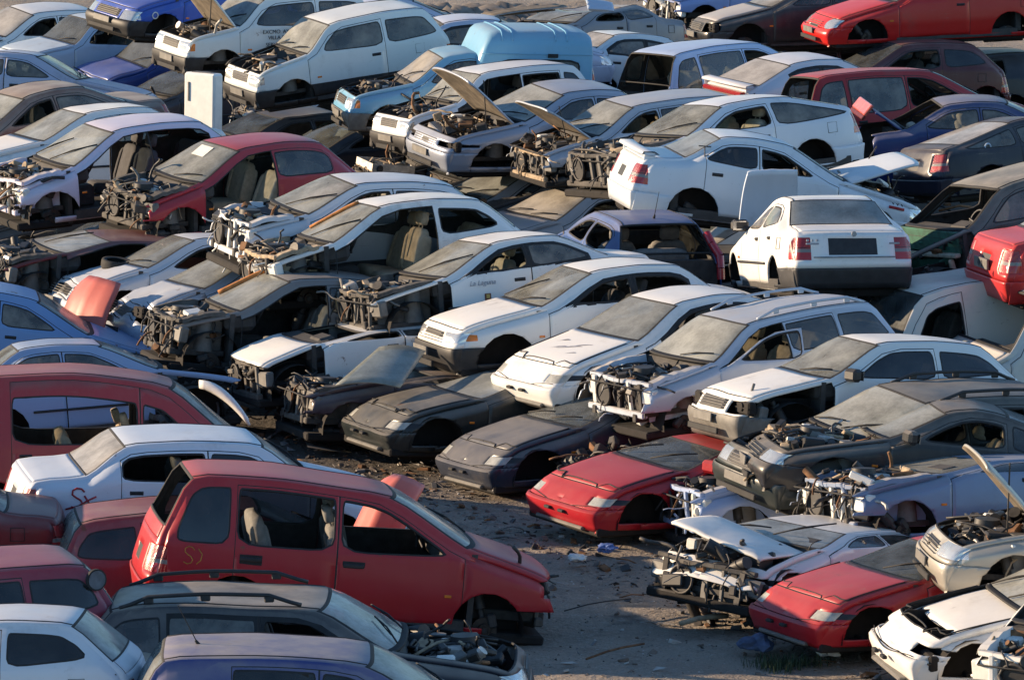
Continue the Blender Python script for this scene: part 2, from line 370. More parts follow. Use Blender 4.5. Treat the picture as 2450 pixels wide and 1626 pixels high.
    dB=t.get('dB') or (dcw+ (1.02 if five else 1.22)); dC=t.get('dC') or min(t['rw']-.10,dwb-.12)
    if not five: dC=None
    def winpoly(d0,d1,off=None,lift=.03,tilt=0):
        off=off or t.get('woff',.085)
        up=[];M=24
        for k in range(M+1):
            d=lerp(d0,d1,k/M); sl=(zt(d+.02)-zt(d-.02))/.04; z=zt(d)-off*math.sqrt(1+min(9,sl*sl)); up.append((d,z-belt(d)-lift))
        pts=[]
        for k in range(M+1):
            if up[k][1]>0.02:
                if k>0 and up[k-1][1]<=.02 and not pts: pts.append((lerp(up[k-1][0],up[k][0],.9),0.02))
                pts.append(up[k])
        if len(pts)<3: return None
        # thin the upper line
        q=[pts[0]]+[p for i,p in enumerate(pts[1:-1]) if i%4==1]+[pts[-1]]
        poly=[(d,z+belt(d)+lift) for d,z in q]
        a,b=q[0],q[-1]
        if b[1]>.06: poly.append((b[0]+tilt,belt(b[0])+lift))
        if a[1]>.06: poly.append((a[0],belt(a[0])+lift))
        return poly
    def doorpoly(d0,d1):
        up=[];M=16
        for k in range(M+1):
            d=lerp(d0,d1,k/M); sl=(zt(d+.02)-zt(d-.02))/.04; z=zt(d)-.04*math.sqrt(1+min(9,sl*sl)); up.append((d,z))
        q=[up[0]]+[p for i,p in enumerate(up[1:-1]) if i%3==1]+[up[-1]]
        return [(d0,sill+.07)]+q+[(d1,sill+.07)]
    ar=t['ar'];zx=t['zax']
    polys=[]  # (tag, poly, proj)
    def arch(dx): return [(dx+ar*math.cos(a),max(sill-.05,zx+ar*math.sin(a)*1.02)) for a in [PI*k/9 for k in range(10)]]
    D1=doorpoly(dA,dB); wins=[]
    w1=winpoly(dcw+.07,dB-.045); wins.append(('win1',w1))
    D2=None
    if five:
        D2=doorpoly(dB,dC); w2=winpoly(dB+.045,dC-.03); wins.append(('win2',w2))
        if win3:
            wins.append(('win3',winpoly(dC+.07,dwb-.10)))
    elif tn!='trafic':
        wins.append(('win2',winpoly(dB+.07,dwb-(.12 if tn not in('coupe','coupe2') else .06),lift=.04) if tn not in('coupe','coupe2') else winpoly(dB+.07,dwb+.05,off=.055,lift=.02)))
    wins=[(k,p) for k,p in wins if p and len(p)>=3]
    for dx in (t['fw'],t['rw']): polys.append(('arch',arch(dx),0))
    for k,D in (('door1',D1),('door2',D2)):
        if D: polys.append((k,D,0)); polys.append((k+'i',inset(D,.008),0))
    for k,p in wins:
        pp=chaikin(p,2,.14); polys.append((k,pp,0)); polys.append((k+'r',inset(pp,-.017),0))
    zbp=t.get('bz',.50); zhf=C['hf'][1]
    lamp=t.get('lamp',(.50,.99,zhf-.20,zhf-.045)); gr=t.get('grille',(0,.42,zhf-.17,zhf-.05))
    ztl=C['tl'][1]; rl=t.get('rlamp',(.60,.995,ztl-.36,ztl-.10)); pl=t.get('plate',(0,.17,ztl-.34,ztl-.20))
    def rect(r,mode):
        y0,y1,z0,z1=r; return [(y0*W2-(.01 if y0==0 else 0),z0),(y1*W2,z0),(y1*W2,z1),(y0*W2-(.01 if y0==0 else 0),z1)]
    P_f=[('headlight',chaikin(rect(lamp,1),2,.25) if t.get('lround') else rect(lamp,1)),('grille',rect(gr,1))]
    P_r=[('taillamp',rect(rl,1)),('plate',rect(pl,1))]
    for k,p in P_f: polys.append((k,p,1))
    for k,p in P_r: polys.append((k,p,2))
    indp=[(es[0,0]-.05,lamp[2]+.01),(es[0,0]+t.get('ind',.14),lamp[2]+.02),(es[0,0]+t.get('ind',.14),lamp[3]-.02),(es[0,0]-.05,lamp[3]-.005)]
    tlp=[(es[-1,0]+.05,rl[2]),(es[-1,0]-.13,rl[2]),(es[-1,0]-.11,rl[3]),(es[-1,0]+.05,rl[3])]
    polys.append(('ind',indp,0)); polys.append(('tls',tlp,0))
    lines=[('bz',zbp)]
    if t.get('clad'): lines.append(('cl',t['clad']))
    for _,z in lines:
        g=bm.verts[:]+bm.edges[:]+bm.faces[:]; bmesh.ops.bisect_plane(bm,geom=g,dist=1e-5,plane_co=(0,0,z),plane_no=(0,0,1))
    dmid=L/2
    for k,p,proj in polys:
        if proj==0: pts=[(L/2-d,z) for d,z in p]
        else: pts=p
        lo0=min(q[0] for q in pts)-.02;hi0=max(q[0] for q in pts)+.02;lo1=min(q[1] for q in pts)-.02;hi1=max(q[1] for q in pts)+.02
        fs=[]
        for f in bm.faces:
            if proj==0:
                if f[sh]!=2: continue
                cc=[(v.co.x,v.co.z) for v in f.verts]
            else:
                if f[sh]!=1: continue
                if proj==1 and f[st]>=key_i['hf']+1: continue
                if proj==2 and f[st]<key_i['tl']-1: continue
                cc=[(v.co.y,v.co.z) for v in f.verts]
            if max(q[0] for q in cc)<lo0 or min(q[0] for q in cc)>hi0 or max(q[1] for q in cc)<lo1 or min(q[1] for q in cc)>hi1: continue
            fs.append(f)
        geom=list({e for f in fs for e in f.verts})+list({e for f in fs for e in f.edges})+fs
        for i in range(len(pts)):
            a=pts[i];b=pts[(i+1)%len(pts)];dx,dy=b[0]-a[0],b[1]-a[1];l=math.hypot(dx,dy)
            if l<1e-4: continue
            if proj==0: co=(a[0],0,a[1]);no=(-dy/l,0,dx/l)
            else: co=(0,a[0],a[1]);no=(0,-dy/l,dx/l)
            r=bmesh.ops.bisect_plane(bm,geom=geom,dist=1e-5,plane_co=co,plane_no=no); geom=[g for g in r['geom'] if g.is_valid]
    # classify
    bm.normal_update(); bm.verts.index_update()
    pd={k:p for k,p,_ in polys}; arches=[p for k,p,_ in polys if k=='arch']
    faces=[];tags=[]
    for f in bm.faces:
        if f.calc_area()<1e-8: pass
        c=f.calc_center_median(); d=L/2-c.x; s=f[sh]; i=f[st]; j=f[rw]; T='body'
        if s==1:
            if i<key_i['hf']:
                T='nose'
                if c.z<zbp: T='fbump'
                elif inpoly(pd['headlight'],c.y,c.z): T='headlight'
                elif inpoly(pd['grille'],c.y,c.z): T='grille'
            elif i<key_i['cw']-1: T=('seam' if i==key_i['hf'] else 'hood') if j>=JH else ('seam' if j==JH-1 else 'body')
            elif i<key_i['cw']: T='seam' if j>=JH else 'body'
            elif i<key_i['hd']: T='wind' if j>=JH-1 and key_i['cw']<i<key_i['hd']-1 else ('rubber' if j>=JH-2 else 'body')
            elif i<key_i['rr']: T='roof'
            elif i<key_i['wb']: T='rear' if j>=JH-1 and key_i['rr']<i<key_i['wb']-1 else ('rubber' if j>=JH-2 else 'body')
            elif i<key_i['tl']: T='trunk' if j>=JH else ('seam' if j==JH-1 else 'body')
            else:
                T='tail'
                if c.z<zbp: T='rbump'
                elif inpoly(pd['taillamp'],c.y,c.z): T='taillamp'
                elif inpoly(pd['plate'],c.y,c.z): T='plate'
        else:
            if any(inpoly(a,d,c.z) for a in arches): continue
            for k in ('win1','win2','win3'):
                if k in pd and inpoly(pd[k],d,c.z): T=k;break
            if T=='body':
                for k in ('win1','win2','win3'):
                    if k in pd and inpoly(pd[k+'r'],d,c.z): T='rub'+k[-1];break
            if T=='body':
                for k in ('door1','door2'):
                    if k in pd and inpoly(pd[k],d,c.z): T=k if inpoly(pd[k+'i'],d,c.z) else 'seam'
            if T=='body':
                if c.z<zbp and d<t['fw']: T='fbump'
                elif c.z<zbp and d>t['rw']: T='rbump'
                elif inpoly(indp,d,c.z): T='ind'
                elif inpoly(tlp,d,c.z): T='taillamp'
                elif d<dA and c.z<belt(d)+.02 : T='fender'
        faces.append([v.index for v in f.verts]); tags.append(T)
    V=np.array([v.co for v in bm.verts]); 
    bm.free()
    # tag offsets of door polys for handle
    R=dict(t=t,V=V,F=faces,T=tags,dA=dA,dB=dB,dC=dC,belt=belt,zt=zt,key=key_i,cs=cs,es=es,plan=plan,prof=prof,sill=sill,L=L,W2=W2)
    CACHE[key]=R; return R
CLAD=[0];BFR=[None]
BT={'door1','door2','seam','rub1','rub2','rub3'}
CT={'body','door1','door2','fender','tail'}
def shell(R,tagset,sides,matmap,name,mats,deform=None,pivot=(0,0,0),sub=None):
    """mesh of the faces whose tag is in tagset, for sides (1,-1)"""
    V=R['V'];vs=[];fs=[];mi=[];vm={}
    for sd in sides:
        for f,T in zip(R['F'],R['T']):
            if T not in tagset: continue
            q=[]
            for i in f:
                k=(i,0 if abs(V[i][1])<1e-6 else sd)
                if k not in vm: vm[k]=len(vs); vs.append((V[i][0],V[i][1]*sd,V[i][2]))
                q.append(vm[k])
            if len(set(q))<3: continue
            fs.append(q if sd>0 else q[::-1]); mi.append(1 if BFR[0] and T in BT and sum(V[i][2] for i in f)/len(f)>BFR[0](R['L']/2-sum(V[i][0] for i in f)/len(f))+.015 else 6 if CLAD[0] and T in CT and sum(V[i][2] for i in f)/len(f)<CLAD[0] else matmap.get(T,0))
    if not fs: return None
    A=np.array(vs,dtype=float)
    if deform is not None: A=deform(A)
    A=A-np.array(pivot)
    me=bpy.data.meshes.new(name); me.from_pydata(A.tolist(),[],fs)
    for m in mats: me.materials.append(m)
    me.polygons.foreach_set('material_index',mi); me.polygons.foreach_set('use_smooth',[True]*len(fs)); me.update()
    me.set_sharp_from_angle(angle=math.radians(38))
    return me
def solid(o,th=.02,mo=9,rim=0):
    md=o.modifiers.new('thickness','SOLIDIFY'); md.thickness=th; md.offset=-1; md.use_rim=True; md.material_offset=mo; md.material_offset_rim=rim
    md.use_even_offset=False
# ------------------------------------------------------------------ shared part meshes
def seat_mesh(h=.60,w=.50,rear=False):
    b=MB(); 
    def pad(c,d,rot,n=8):
        # rounded pillow
        P=[];ux,uy,uz=d
        for i in range(n+1):
            th=-PI/2+PI*i/n; r=[]
            for j in range(2*n+1):
                ph=2*PI*j/(2*n)
                def se(v,e): return math.copysign(abs(v)**e,v)
                x=se(math.cos(th),.45)*se(math.cos(ph),.4)*ux/2;y=se(math.cos(th),.45)*se(math.sin(ph),.4)*uy/2;z=se(math.sin(th),.45)*uz/2
                v=Vector((x,y,z)); v=rot.to_matrix()@v+Vector(c); r.append(v)
            P.append(r)
        b.sheet(P,0,True)
    pad((0,0,.12),(.52,w,.18),Euler((0,-.08,0)))
    pad((-.30,0,.42),(.15,w,h),Euler((0,-.28,0)))
    pad((-.30,w*.43,.40),(.2,.08,h*.8),Euler((0,-.28,0))); pad((-.30,-w*.43,.40),(.2,.08,h*.8),Euler((0,-.28,0)))
    if not rear:
        pad((-.42,0,.82),(.10,.27,.18),Euler((0,-.25,0)),6)
        b.cyl((-.38,.06,.68),(-.41,.06,.78),.008); b.cyl((-.38,-.06,.68),(-.41,-.06,.78),.008)
    return b
SEATS={k:seat_mesh().mesh('seat',[m]) for k,m in SEATM.items()}
REARS={k:seat_mesh(.55,1.15,True).mesh('rear_seat',[m]) for k,m in SEATM.items()}
def wheel_steer():
    b=MB(); b.torus((0,0,0),(1,0,.45),.185,.016,0,22,7); b.cyl((0,0,0),(.16,0,-.10),.04,.05)
    for a in (0.4,PI-.4,-PI/2): b.cyl((0,0,0),(-.0+.0,.18*math.cos(a),.18*math.sin(a)*.9),.016)
    b.box((-.01,0,0),(.05,.12,.10),0,Euler((0,-.4,0)),.015); return b.mesh('steering_wheel',[BLACK])
STEER=wheel_steer()
def hub():
    b=MB(); b.cyl((0,-.012,0),(0,.012,0),.125,m=0,n=24); b.cyl((0,.012,0),(0,.05,0),.07,.06,0,16); b.cyl((0,.05,0),(0,.075,0),.03,.028,1,10)
    b.box((-.09,-.01,.07),(.09,.09,.15),1,None,.02); b.cyl((0,-.03,.05),(.0,-.12,.45),.035,.03,1,10); b.cyl((0,-.05,.2),(0,-.10,.40),.06,.06,1,12); b.cyl((0,-.02,-.05),(.05,-.45,-.02),.03,.025,1,8)
    for k in range(4):
        a=k*PI/2+.4; b.cyl((.05*math.cos(a),.05,.05*math.sin(a)),(.05*math.cos(a),.07,.05*math.sin(a)),.009,m=0,n=6)
    return b.mesh('brake_hub',[DISC,DARKJ])
HUB=hub()
def tyre():
    b=MB(); P=[]
    prof=[(.19,-.075),(.235,-.09),(.275,-.088),(.288,-.06),(.29,0),(.288,.06),(.275,.088),(.235,.09),(.19,.075)]
    n=28
    for i in range(n+1):
        a=2*PI*i/n; P.append([(r*math.cos(a),y,r*math.sin(a)) for r,y in prof])
    b.sheet(P,0,True); return b.mesh('tyre',[TYRE])
def rim():
    b=MB(); P=[];prof=[(.192,.08),(.18,.06),(.165,.02),(.11,.035),(.06,.05),(.0,.05)];n=24
    for i in range(n+1):
        a=2*PI*i/n; P.append([(r*math.cos(a),y,r*math.sin(a)) for r,y in prof])
    b.sheet(P,0,True)
    Q=[[(r*math.cos(2*PI*i/n),y,r*math.sin(2*PI*i/n)) for r,y in [(.192,.08),(.19,-.08),(.17,-.08)]] for i in range(n+1)]
    b.sheet(Q,0,True)
    for k in range(4):
        a=k*PI/2; b.cyl((.05*math.cos(a),.045,.05*math.sin(a)),(.05*math.cos(a),.065,.05*math.sin(a)),.01,m=1,n=6)
    for k in range(8):
        a=k*PI/4+.2; b.box((.135*math.cos(a),.031,.135*math.sin(a)),(.03,.012,.05),1,Euler((0,-a,0)))
    return b.mesh('rim',[RIM,BLACK])
TYREM=tyre();RIMM=rim()
JM=[DARKJ,ALU,BLACK,RUST,TANJ,WHITEJ,GREYP]
def junk(b,r,x0,x1,y0,y1,z0,z1,n,tan=.25,sz=1.0):
    for _ in range(n):
        c=(r.uniform(x0,x1),r.uniform(y0,y1),r.uniform(z0,z1)**1)
        m=r.choices(range(7),[6,1.3,6,1.2*tan*4,1.5*tan*4,.15,1])[0]
        k=r.random();s=sz*r.uniform(.5,1.3)
        e=Euler((r.uniform(-.5,.5),r.uniform(-.5,.5),r.uniform(-1.6,1.6)))
        if k<.38: b.box(c,(.17*s*r.uniform(.5,1.5),.13*s*r.uniform(.4,1.4),.10*s*r.uniform(.4,1.3)),m,e,.012*s)
        elif k<.6:
            d=e.to_matrix()@Vector((0.09*s,0.02,0.05)); v=Vector(c); b.cyl(v-d,v+d,r.uniform(.02,.07)*s,None,m,10)
        elif k<.68: b.torus(c,e.to_matrix()@Vector((0,0,1)),r.uniform(.04,.10)*s,.015*s,m,12,5)
        else:
            v=Vector(c);pts=[v]
            d=Vector((r.uniform(-1,1),r.uniform(-1,1),r.uniform(-.3,.5))).normalized()
            for q in range(6):
                d=(d+Vector((r.uniform(-.6,.6),r.uniform(-.6,.6),r.uniform(-.5,.3)))).normalized(); v=v+d*.07*s; pts.append(v)
            b.tube(pts,r.uniform(.006,.022)*s,m,6)
def engine_mesh(seed,L,W2,dcw,zc,tan=.25,top=.0,n=90):
    r=random.Random(seed); b=MB(); x1=L/2-.30; x0=L/2-dcw+.02
    # engine block, gearbox, battery, strut towers, reservoir, air filter
    b.box(((x0+x1)/2-.05,.08,zc-.30),(.42,.62,.34),0,None,.04); b.box(((x0+x1)/2-.02,.08,zc-.10+top),(.2,.52,.08),1,Euler((0,0,.05)),.02)
    b.box(((x0+x1)/2+.02,-.34,zc-.32),(.34,.36,.26),1,None,.06)
    b.cyl(((x0+x1)/2+.1,.12,zc-.08+top),((x0+x1)/2+.1,.12,zc-.0+top),.14,.13,2,18)
    b.box((x1-.35,W2*.60,zc-.16),(.24,.17,.18),2,None,.012); b.box((x1-.5,-W2*.62,zc-.14),(.18,.14,.16),5,None,.02)
    for s in (-1,1): b.cyl((x0+.26,s*W2*.64,zc-.5),(x0+.26,s*W2*.64,zc-.07),.14,.10,6,14)
    b.cyl((x0+.05,.35,zc-.12),(x0+.18,.33,zc-.1),.11,.11,2,16)
    junk(b,r,x0,x1-.05,-W2*.72,W2*.72,zc-.34,zc-.06+top,n,tan)
    for k in range(14):
        v=Vector((r.uniform(x0,x1),r.uniform(-.5,.5)*W2,zc-.06+top)); w=Vector((r.uniform(x0,x1),r.uniform(-.6,.6)*W2,zc-.12)); md=(v+w)/2+Vector((0,0,r.uniform(.0,.07)))
        b.tube([v.lerp(md,q/4) for q in range(4)]+[md.lerp(w,q/4) for q in range(5)],r.uniform(.008,.02),r.choice([2,2,0,4]),6)
    # bay floor and sides
    b.box(((x0+x1)/2,0,zc-.52),(x1-x0,W2*1.5,.06),0); 
    return b.mesh('engine',JM)
def frame_mesh(seed,L,W2,dcw,zc,hang=22,rails=True):
    """stripped nose: inner wings, crossmembers, radiator and hanging looms"""
    r=random.Random(seed); b=MB(); xf=L/2-.26; xb=L/2-dcw+.05
    for s in (-1,1):
        y=s*W2*.78
        P=[]
        for k in range(9):
            x=lerp(xb,xf-.12,k/8); zt=zc-.03-.10*(k/8)**2+r.uniform(-.012,.012)
            P.append([(x,y+s*.06,zt-.05),(x,y+s*.05,zt),(x,y-s*.05,zt+.01),(x,y-s*.07,zt-.10),(x,y-s*.07+r.uniform(-.02,.02),.35)])
        if rails: b.sheet(P,0,False)
        b.box((xf-.35,s*W2*.55,.40),(.75,.09,.11),1,None,.012)
        b.box((xf-.12,s*W2*.72,zc-.32),(.12,.30,.20),2,Euler((r.uniform(-.15,.15),r.uniform(-.2,.2),s*.2)),.02)
    z=zc-.16
    pts=[(xf-.02-abs(q)*.10+r.uniform(-.015,.015),q*W2*.80,z+r.uniform(-.02,.02)) for q in (-1,-.75,-.5,-.25,0,.25,.5,.75,1)]
    for a,c in zip(pts[:-1],pts[1:]):
        m=(Vector(a)+Vector(c))/2;d=Vector(c)-Vector(a); b.box(m,(.07,d.length+.01,.05),0,Euler((0,0,math.atan2(d.y,d.x)-PI/2)),.008)
    for q in (-.62,-.3,.05,.33,.62): b.box((xf-.05,q*W2,z-.19),(.04,.035+r.uniform(0,.05),.38),r.choice([0,1,2]),Euler((r.uniform(-.08,.08),r.uniform(-.1,.1),0)),.006)
    b.box((xf-.10,0,z-.20),(.04,W2*1.05,.32),3,Euler((0,.06,0)),.005)
    b.box((xf-.04,0,z-.40),(.09,W2*1.5,.08),0,Euler((r.uniform(-.03,.03),0,0)),.015)
    for k in range(int(hang*.45)):
        v=Vector((xf+r.uniform(-.25,.0),r.uniform(-.8,.8)*W2,z+r.uniform(-.3,.06)));pts=[v]
        d=Vector((r.uniform(0,.6),r.uniform(-.6,.6),r.uniform(-.2,.3)))
        for q in range(7):
            d=(d+Vector((r.uniform(-.25,.25),r.uniform(-.3,.3),-.28))).normalized(); v=v+d*r.uniform(.02,.05); pts.append(v)
        b.tube(pts,r.uniform(.006,.016),r.choice([1,1,4,4,4,5]),5)
    junk(b,r,xf-.32,xf-.02,-W2*.72,W2*.72,.34,zc-.20,34,.3,.9)
    b.cyl((xf-.02,-W2*.3,z-.20),(xf-.0,-W2*.3,z-.20),.15,None,4,16); b.torus((xf+.005,-W2*.3,z-.20),(1,0,0),.155,.018,1,18,6)
    return b
# ------------------------------------------------------------------ the car
def noisef(A,amp,sc,seed):
    r=np.random.RandomState(seed);B=A.copy();D=np.zeros(len(A))
    for _ in range(7):
        k=r.randn(3)*sc; D+=np.sin(A@k+r.uniform(0,6.28))
    return D*amp/7
NAMES={}
def car(cid,tn,col,label,cat='car',opts='',dust=.35,seat='grey',group=None,name='scrapped_car',metal=0,wg=None,sg=None,rough=.32,doors=2,win3=False,roofdust=None):
    """opts tokens: hoodoff hoodup= strip fenL fenR fboff rboff d1L.. d2R (door missing) w1L.. (glass missing) windoff rearoff lampoff
       trunkup tailoff bumpdark clad wheels nohub open1L crumple"""
    R=build_type(tn,doors,win3); t=R['t'];L=R['L'];W2=R['W2']; O={}
    for k in opts.split():
        a,_,b=k.partition('='); O[a]=b or (True if a!='mir' else '')
    q=FIT[cid]; seed=sum(ord(c)*(i+3) for i,c in enumerate(cid)); rg=random.Random(seed)
    root=bpy.data.objects.new(name,None); COL.objects.link(root)
    root.location=q[:3]; root.rotation_euler=(q[5],q[4],q[3]); root.scale=(q[6],q[6],q[6]*float(O.get('zs',1)))
    root.empty_display_size=.2
    tag(root,label,cat,group)
    pm=paint(col,dust,rough,metal); bumpm=BLACK if 'bumpdark' in O else (GREYP if 'bumpgrey' in O else pm)
    nearL=math.cos(q[3])<0 or 60<math.degrees(q[3])<170
    amp=float(O.get('dent',.015))
    crum=float(O.get('crumple',0)); cr=float(O.get('crush',1)); zbt=t['C']['cw'][1]-.03
    def deform(A):
        B=A.copy(); 
        d=noisef(A,amp,3.2,seed); B[:,2]+=d*.7; B[:,1]+=np.sign(A[:,1])*noisef(A,amp*.8,2.6,seed+1)*np.minimum(1,abs(A[:,1])*4)
        if crum:
            w=np.clip((A[:,0]-(L/2-1.0))/.8,0,1)*crum
            B[:,2]+=w*(noisef(A,.16,5,seed+2)+noisef(A,.10,11,seed+4)-.07); B[:,0]-=w*(.16+noisef(A,.12,5,seed+3))
        if cr<1: B[:,2]=np.where(B[:,2]>zbt,zbt+(B[:,2]-zbt)*(cr+.0*B[:,0]),B[:,2])
        if 'sag' in O:
            w=np.clip((A[:,2]-1.05)/.25,0,1)*np.exp(-((A[:,0]+.2)/.7)**2); B[:,2]-=w*float(O['sag'])*(1-(A[:,1]/W2)**2*.6)
        return B
    CLAD[0]=.5 if 'clad' in O else 0; BFR[0]=R['belt'] if 'blackfr' in O else None
    S=(1,-1); near='L' if nearL else 'R'
    side={'L':1,'R':-1}
    strip='strip' in O
    bodytags={'body','roof','seam','rubber','rub3','tail'}
    if doors==1: bodytags|={'rub2'}
    if not strip: bodytags|={'nose'}
    mats=[pm,SEAM,LAMP,AMBER,REDL,CHROME,BLACK,INT]
    if tn=='f323': mats[2]=LAMPD; mats[3]=BLACK
    mm=dict(seam=1,rubber=1,rub1=1,rub2=1,rub3=1,headlight=2,ind=3,taillamp=4,grille=6,plate=6)
    if 'seamhide' in O: mm['seam']=0
    if 'tailoff' in O: bodytags.discard('tail')
    me=shell(R,bodytags,S,mm,'body',mats,deform); o=link('body',me,root); solid(o)
    # fenders
    for s in 'LR':
        if strip and ('fen' in O or 'fen'+s in O): continue
        if 'fen'+s in O: continue
        me=shell(R,{'fender'} | ({'ind'} if 'lampoff' not in O and not strip else set()),(side[s],),{**mm,'ind':3 if ('ind' in O or tn=='f323') else 2},'front_wing',mats,deform)
        if me: solid(link('front_wing',me,root))
    if not strip:
        if 'lampoff' not in O:
            for s in 'LR':
                me=shell(R,{'headlight'},(side[s],),mm,'headlight',mats,deform)
                if me: link('headlight',me,root)
        else:
            zh=t['C']['hf'][1]-(.10 if tn=='f323' else 0); xo=.2 if tn=='f323' else 0
            for s in (-1,1):
                b=MB(); b.box((L/2-.24-xo,s*W2*.72,zh-.13),(.10,.36,.15),0,None,.02); b.box((L/2-.19-xo,s*W2*.72,zh-.13),(.03,.40,.015),0); b.cyl((L/2-.2-xo,s*W2*.72,zh-.12),(L/2-.17-xo,s*W2*.72,zh-.12),.05,None,0,10)
                link('lamp_bucket',b.mesh('lamp_bucket',[UND]),root)
        me=shell(R,{'grille'},S,mm,'grille',mats,deform)
        if me:
            g=link('grille',me,root)
            b=MB(); zh=t['C']['hf'][1]
            if tn!='f323':
                for k in range(4):
                    z=zh-.155+k*.03
                    b.box((L/2-.02-(z-.45)/(zh-.45)*t['C']['hf'][0]+.028,0,z),(.012,.80*W2,.008),0)
                link('grille_slat',b.mesh('grille_slat',[CHROME if 'chrome' in O else GREYP]),root)
        if 'fboff' not in O:
            me=shell(R,{'fbump'},S,{},'bumper',[bumpm,INT],lambda A:deform(A)+np.stack([np.where(A[:,0]>L/2-.5,.025,0),np.sign(A[:,1])*.012,0*A[:,0]],1))
            b=link('bumper',me,root); solid(b,.03)
            if tn!='f323':
                q2=MB(); q2.box((L/2+.018,0,.30),(.03,W2*1.0,.07),0,None,.008); q2.box((L/2+.03,0,.44),(.02,.50,.10),1,None,.004)
                link('bumper_intake',q2.mesh('bumper_intake',[SEAM,GREYP]),root)
            else:
                q2=MB()
                for yy in (-.14,.14): q2.box((L/2-.118,yy,.37),(.05,.11,.035),0,None,.008)
                q2.box((L/2-.27,0,.215),(.18,W2*1.15,.045),1,None,.015)
                link('bumper_intake',q2.mesh('bumper_intake',[SEAM,GREYP]),root)
    if 'rboff' not in O:
        me=shell(R,{'rbump'},S,{},'rear_bumper',[bumpm,INT],lambda A:deform(A)+np.stack([np.where(A[:,0]<-L/2+.5,-.025,0),np.sign(A[:,1])*.012,0*A[:,0]],1))
        if me: solid(link('rear_bumper',me,root),.03)
    if 'tailoff' not in O:
        for s in 'LR':
            if 'tl'+s in O: continue
            me=shell(R,{'taillamp'},(side[s],),mm,'tail_lamp',mats,deform)
            if me: link('tail_lamp',me,root)
        me=shell(R,{'plate'},S,mm,'number_plate_recess',mats,deform)
        if me: link('number_plate_recess',me,root)
    # hood
    cw=t['C']['cw']; zc=cw[1]; dcw=cw[0]
    if 'hoodoff' not in O:
        piv=(L/2-dcw+.04,0,zc+.0)
        me=shell(R,{'hood'},S,{},'hood',[paint(HC[O['hoodcol']],.5) if 'hoodcol' in O else pm,HOODU],deform,piv)
        h=link('hood',me,root,piv); solid(h,.03)
        if 'hoodup' in O: h.rotation_euler=(0,-math.radians(float(O['hoodup'])),0)
        if 'hoodtwist' in O: h.rotation_euler[0]=math.radians(float(O['hoodtwist'])); h.location.z+=.04
        if 'hoodslide' in O: h.location.x+=float(O['hoodslide'])
        if 'hoodup' in O and float(O['hoodup'])>25:
            b=MB(); a=math.radians(float(O['hoodup'])); 
            lx=.75; b.cyl((piv[0]+.35,W2*.55,zc-.1),(piv[0]+lx*math.cos(a),W2*.62,zc+lx*math.sin(a)),.009)
            link('hood_prop',b.mesh('hood_prop',[DARKJ]),root)
    if 'noeng' not in O and ('hoodoff' in O or 'hoodup' in O or (strip and 'hoodoff' in O) or 'hoodtwist' in O):
        link('engine',engine_mesh(seed,L,W2,dcw,zc-.03,float(O.get('tan',.3)),float(O.get('etop',0))),root)
    if (strip or 'frame' in O) and 'nof' not in O:
        b=frame_mesh(seed,L,W2,dcw,zc-(0 if strip and 'hoodoff' in O else .12),int(O.get('hang',22)),strip and 'hoodoff' in O); link('front_frame',b.mesh('front_frame',[TANJ if 'framecol' in O else paint(col,.95,.6) if 'wjunk' in O else plain('grimy_frame',(.085,.078,.07),.85,var=.5,scale=6),DARKJ,WHITEJ if 'wjunk' in O else GREYP,DARKJ,BLACK,RUST,GREYP]),root)
    # glass
    wgm=wg or WG; sgm=sg or SG
    if 'windoff' not in O:
        me=shell(R,{'wind'},S,{},'windscreen',[wgm],deform); link('windscreen',me,root)
        b=MB()
        for s,y0,y1 in ([(1,.12,.72),(1,-.62,-.02)] if rg.random()<.35 else [(1,.12,.72)] if rg.random()<.6 else []):
            i=R['key']['cw']+2
            def wp(y,k): 
                c=R['cs'][i+k];e=R['es'][i+k]; u=abs(y)*W2/e[1]; bl=1-(max(0,1-min(1,u)**t['n']))**(1/t['n']); return Vector((L/2-lerp(c[0],e[0],bl)+.012,y*W2,lerp(c[1],e[2],bl)+.018))
            p=wp(y0,-1);q1=wp(y1,rg.choice([0,0,1,1,2]))
            b.tube([p,p.lerp(q1,.5)+Vector((.012,0,.02)),q1],.009,0,5); b.tube([p.lerp(q1,.25)+Vector((.0,0,.008)),q1+Vector((.0,0,.004))],.006,0,4)
        if 'nowiper' not in O and b.f: link('wiper',b.mesh('wiper',[SEAM]),root)
    if 'rearoff' not in O:
        me=shell(R,{'rear'},S,{},'rear_window',[O.get('rw') and RWG[O['rw']] or (WG2 if wg is None else wgm)],deform)
        if me: link('rear_window',me,root)
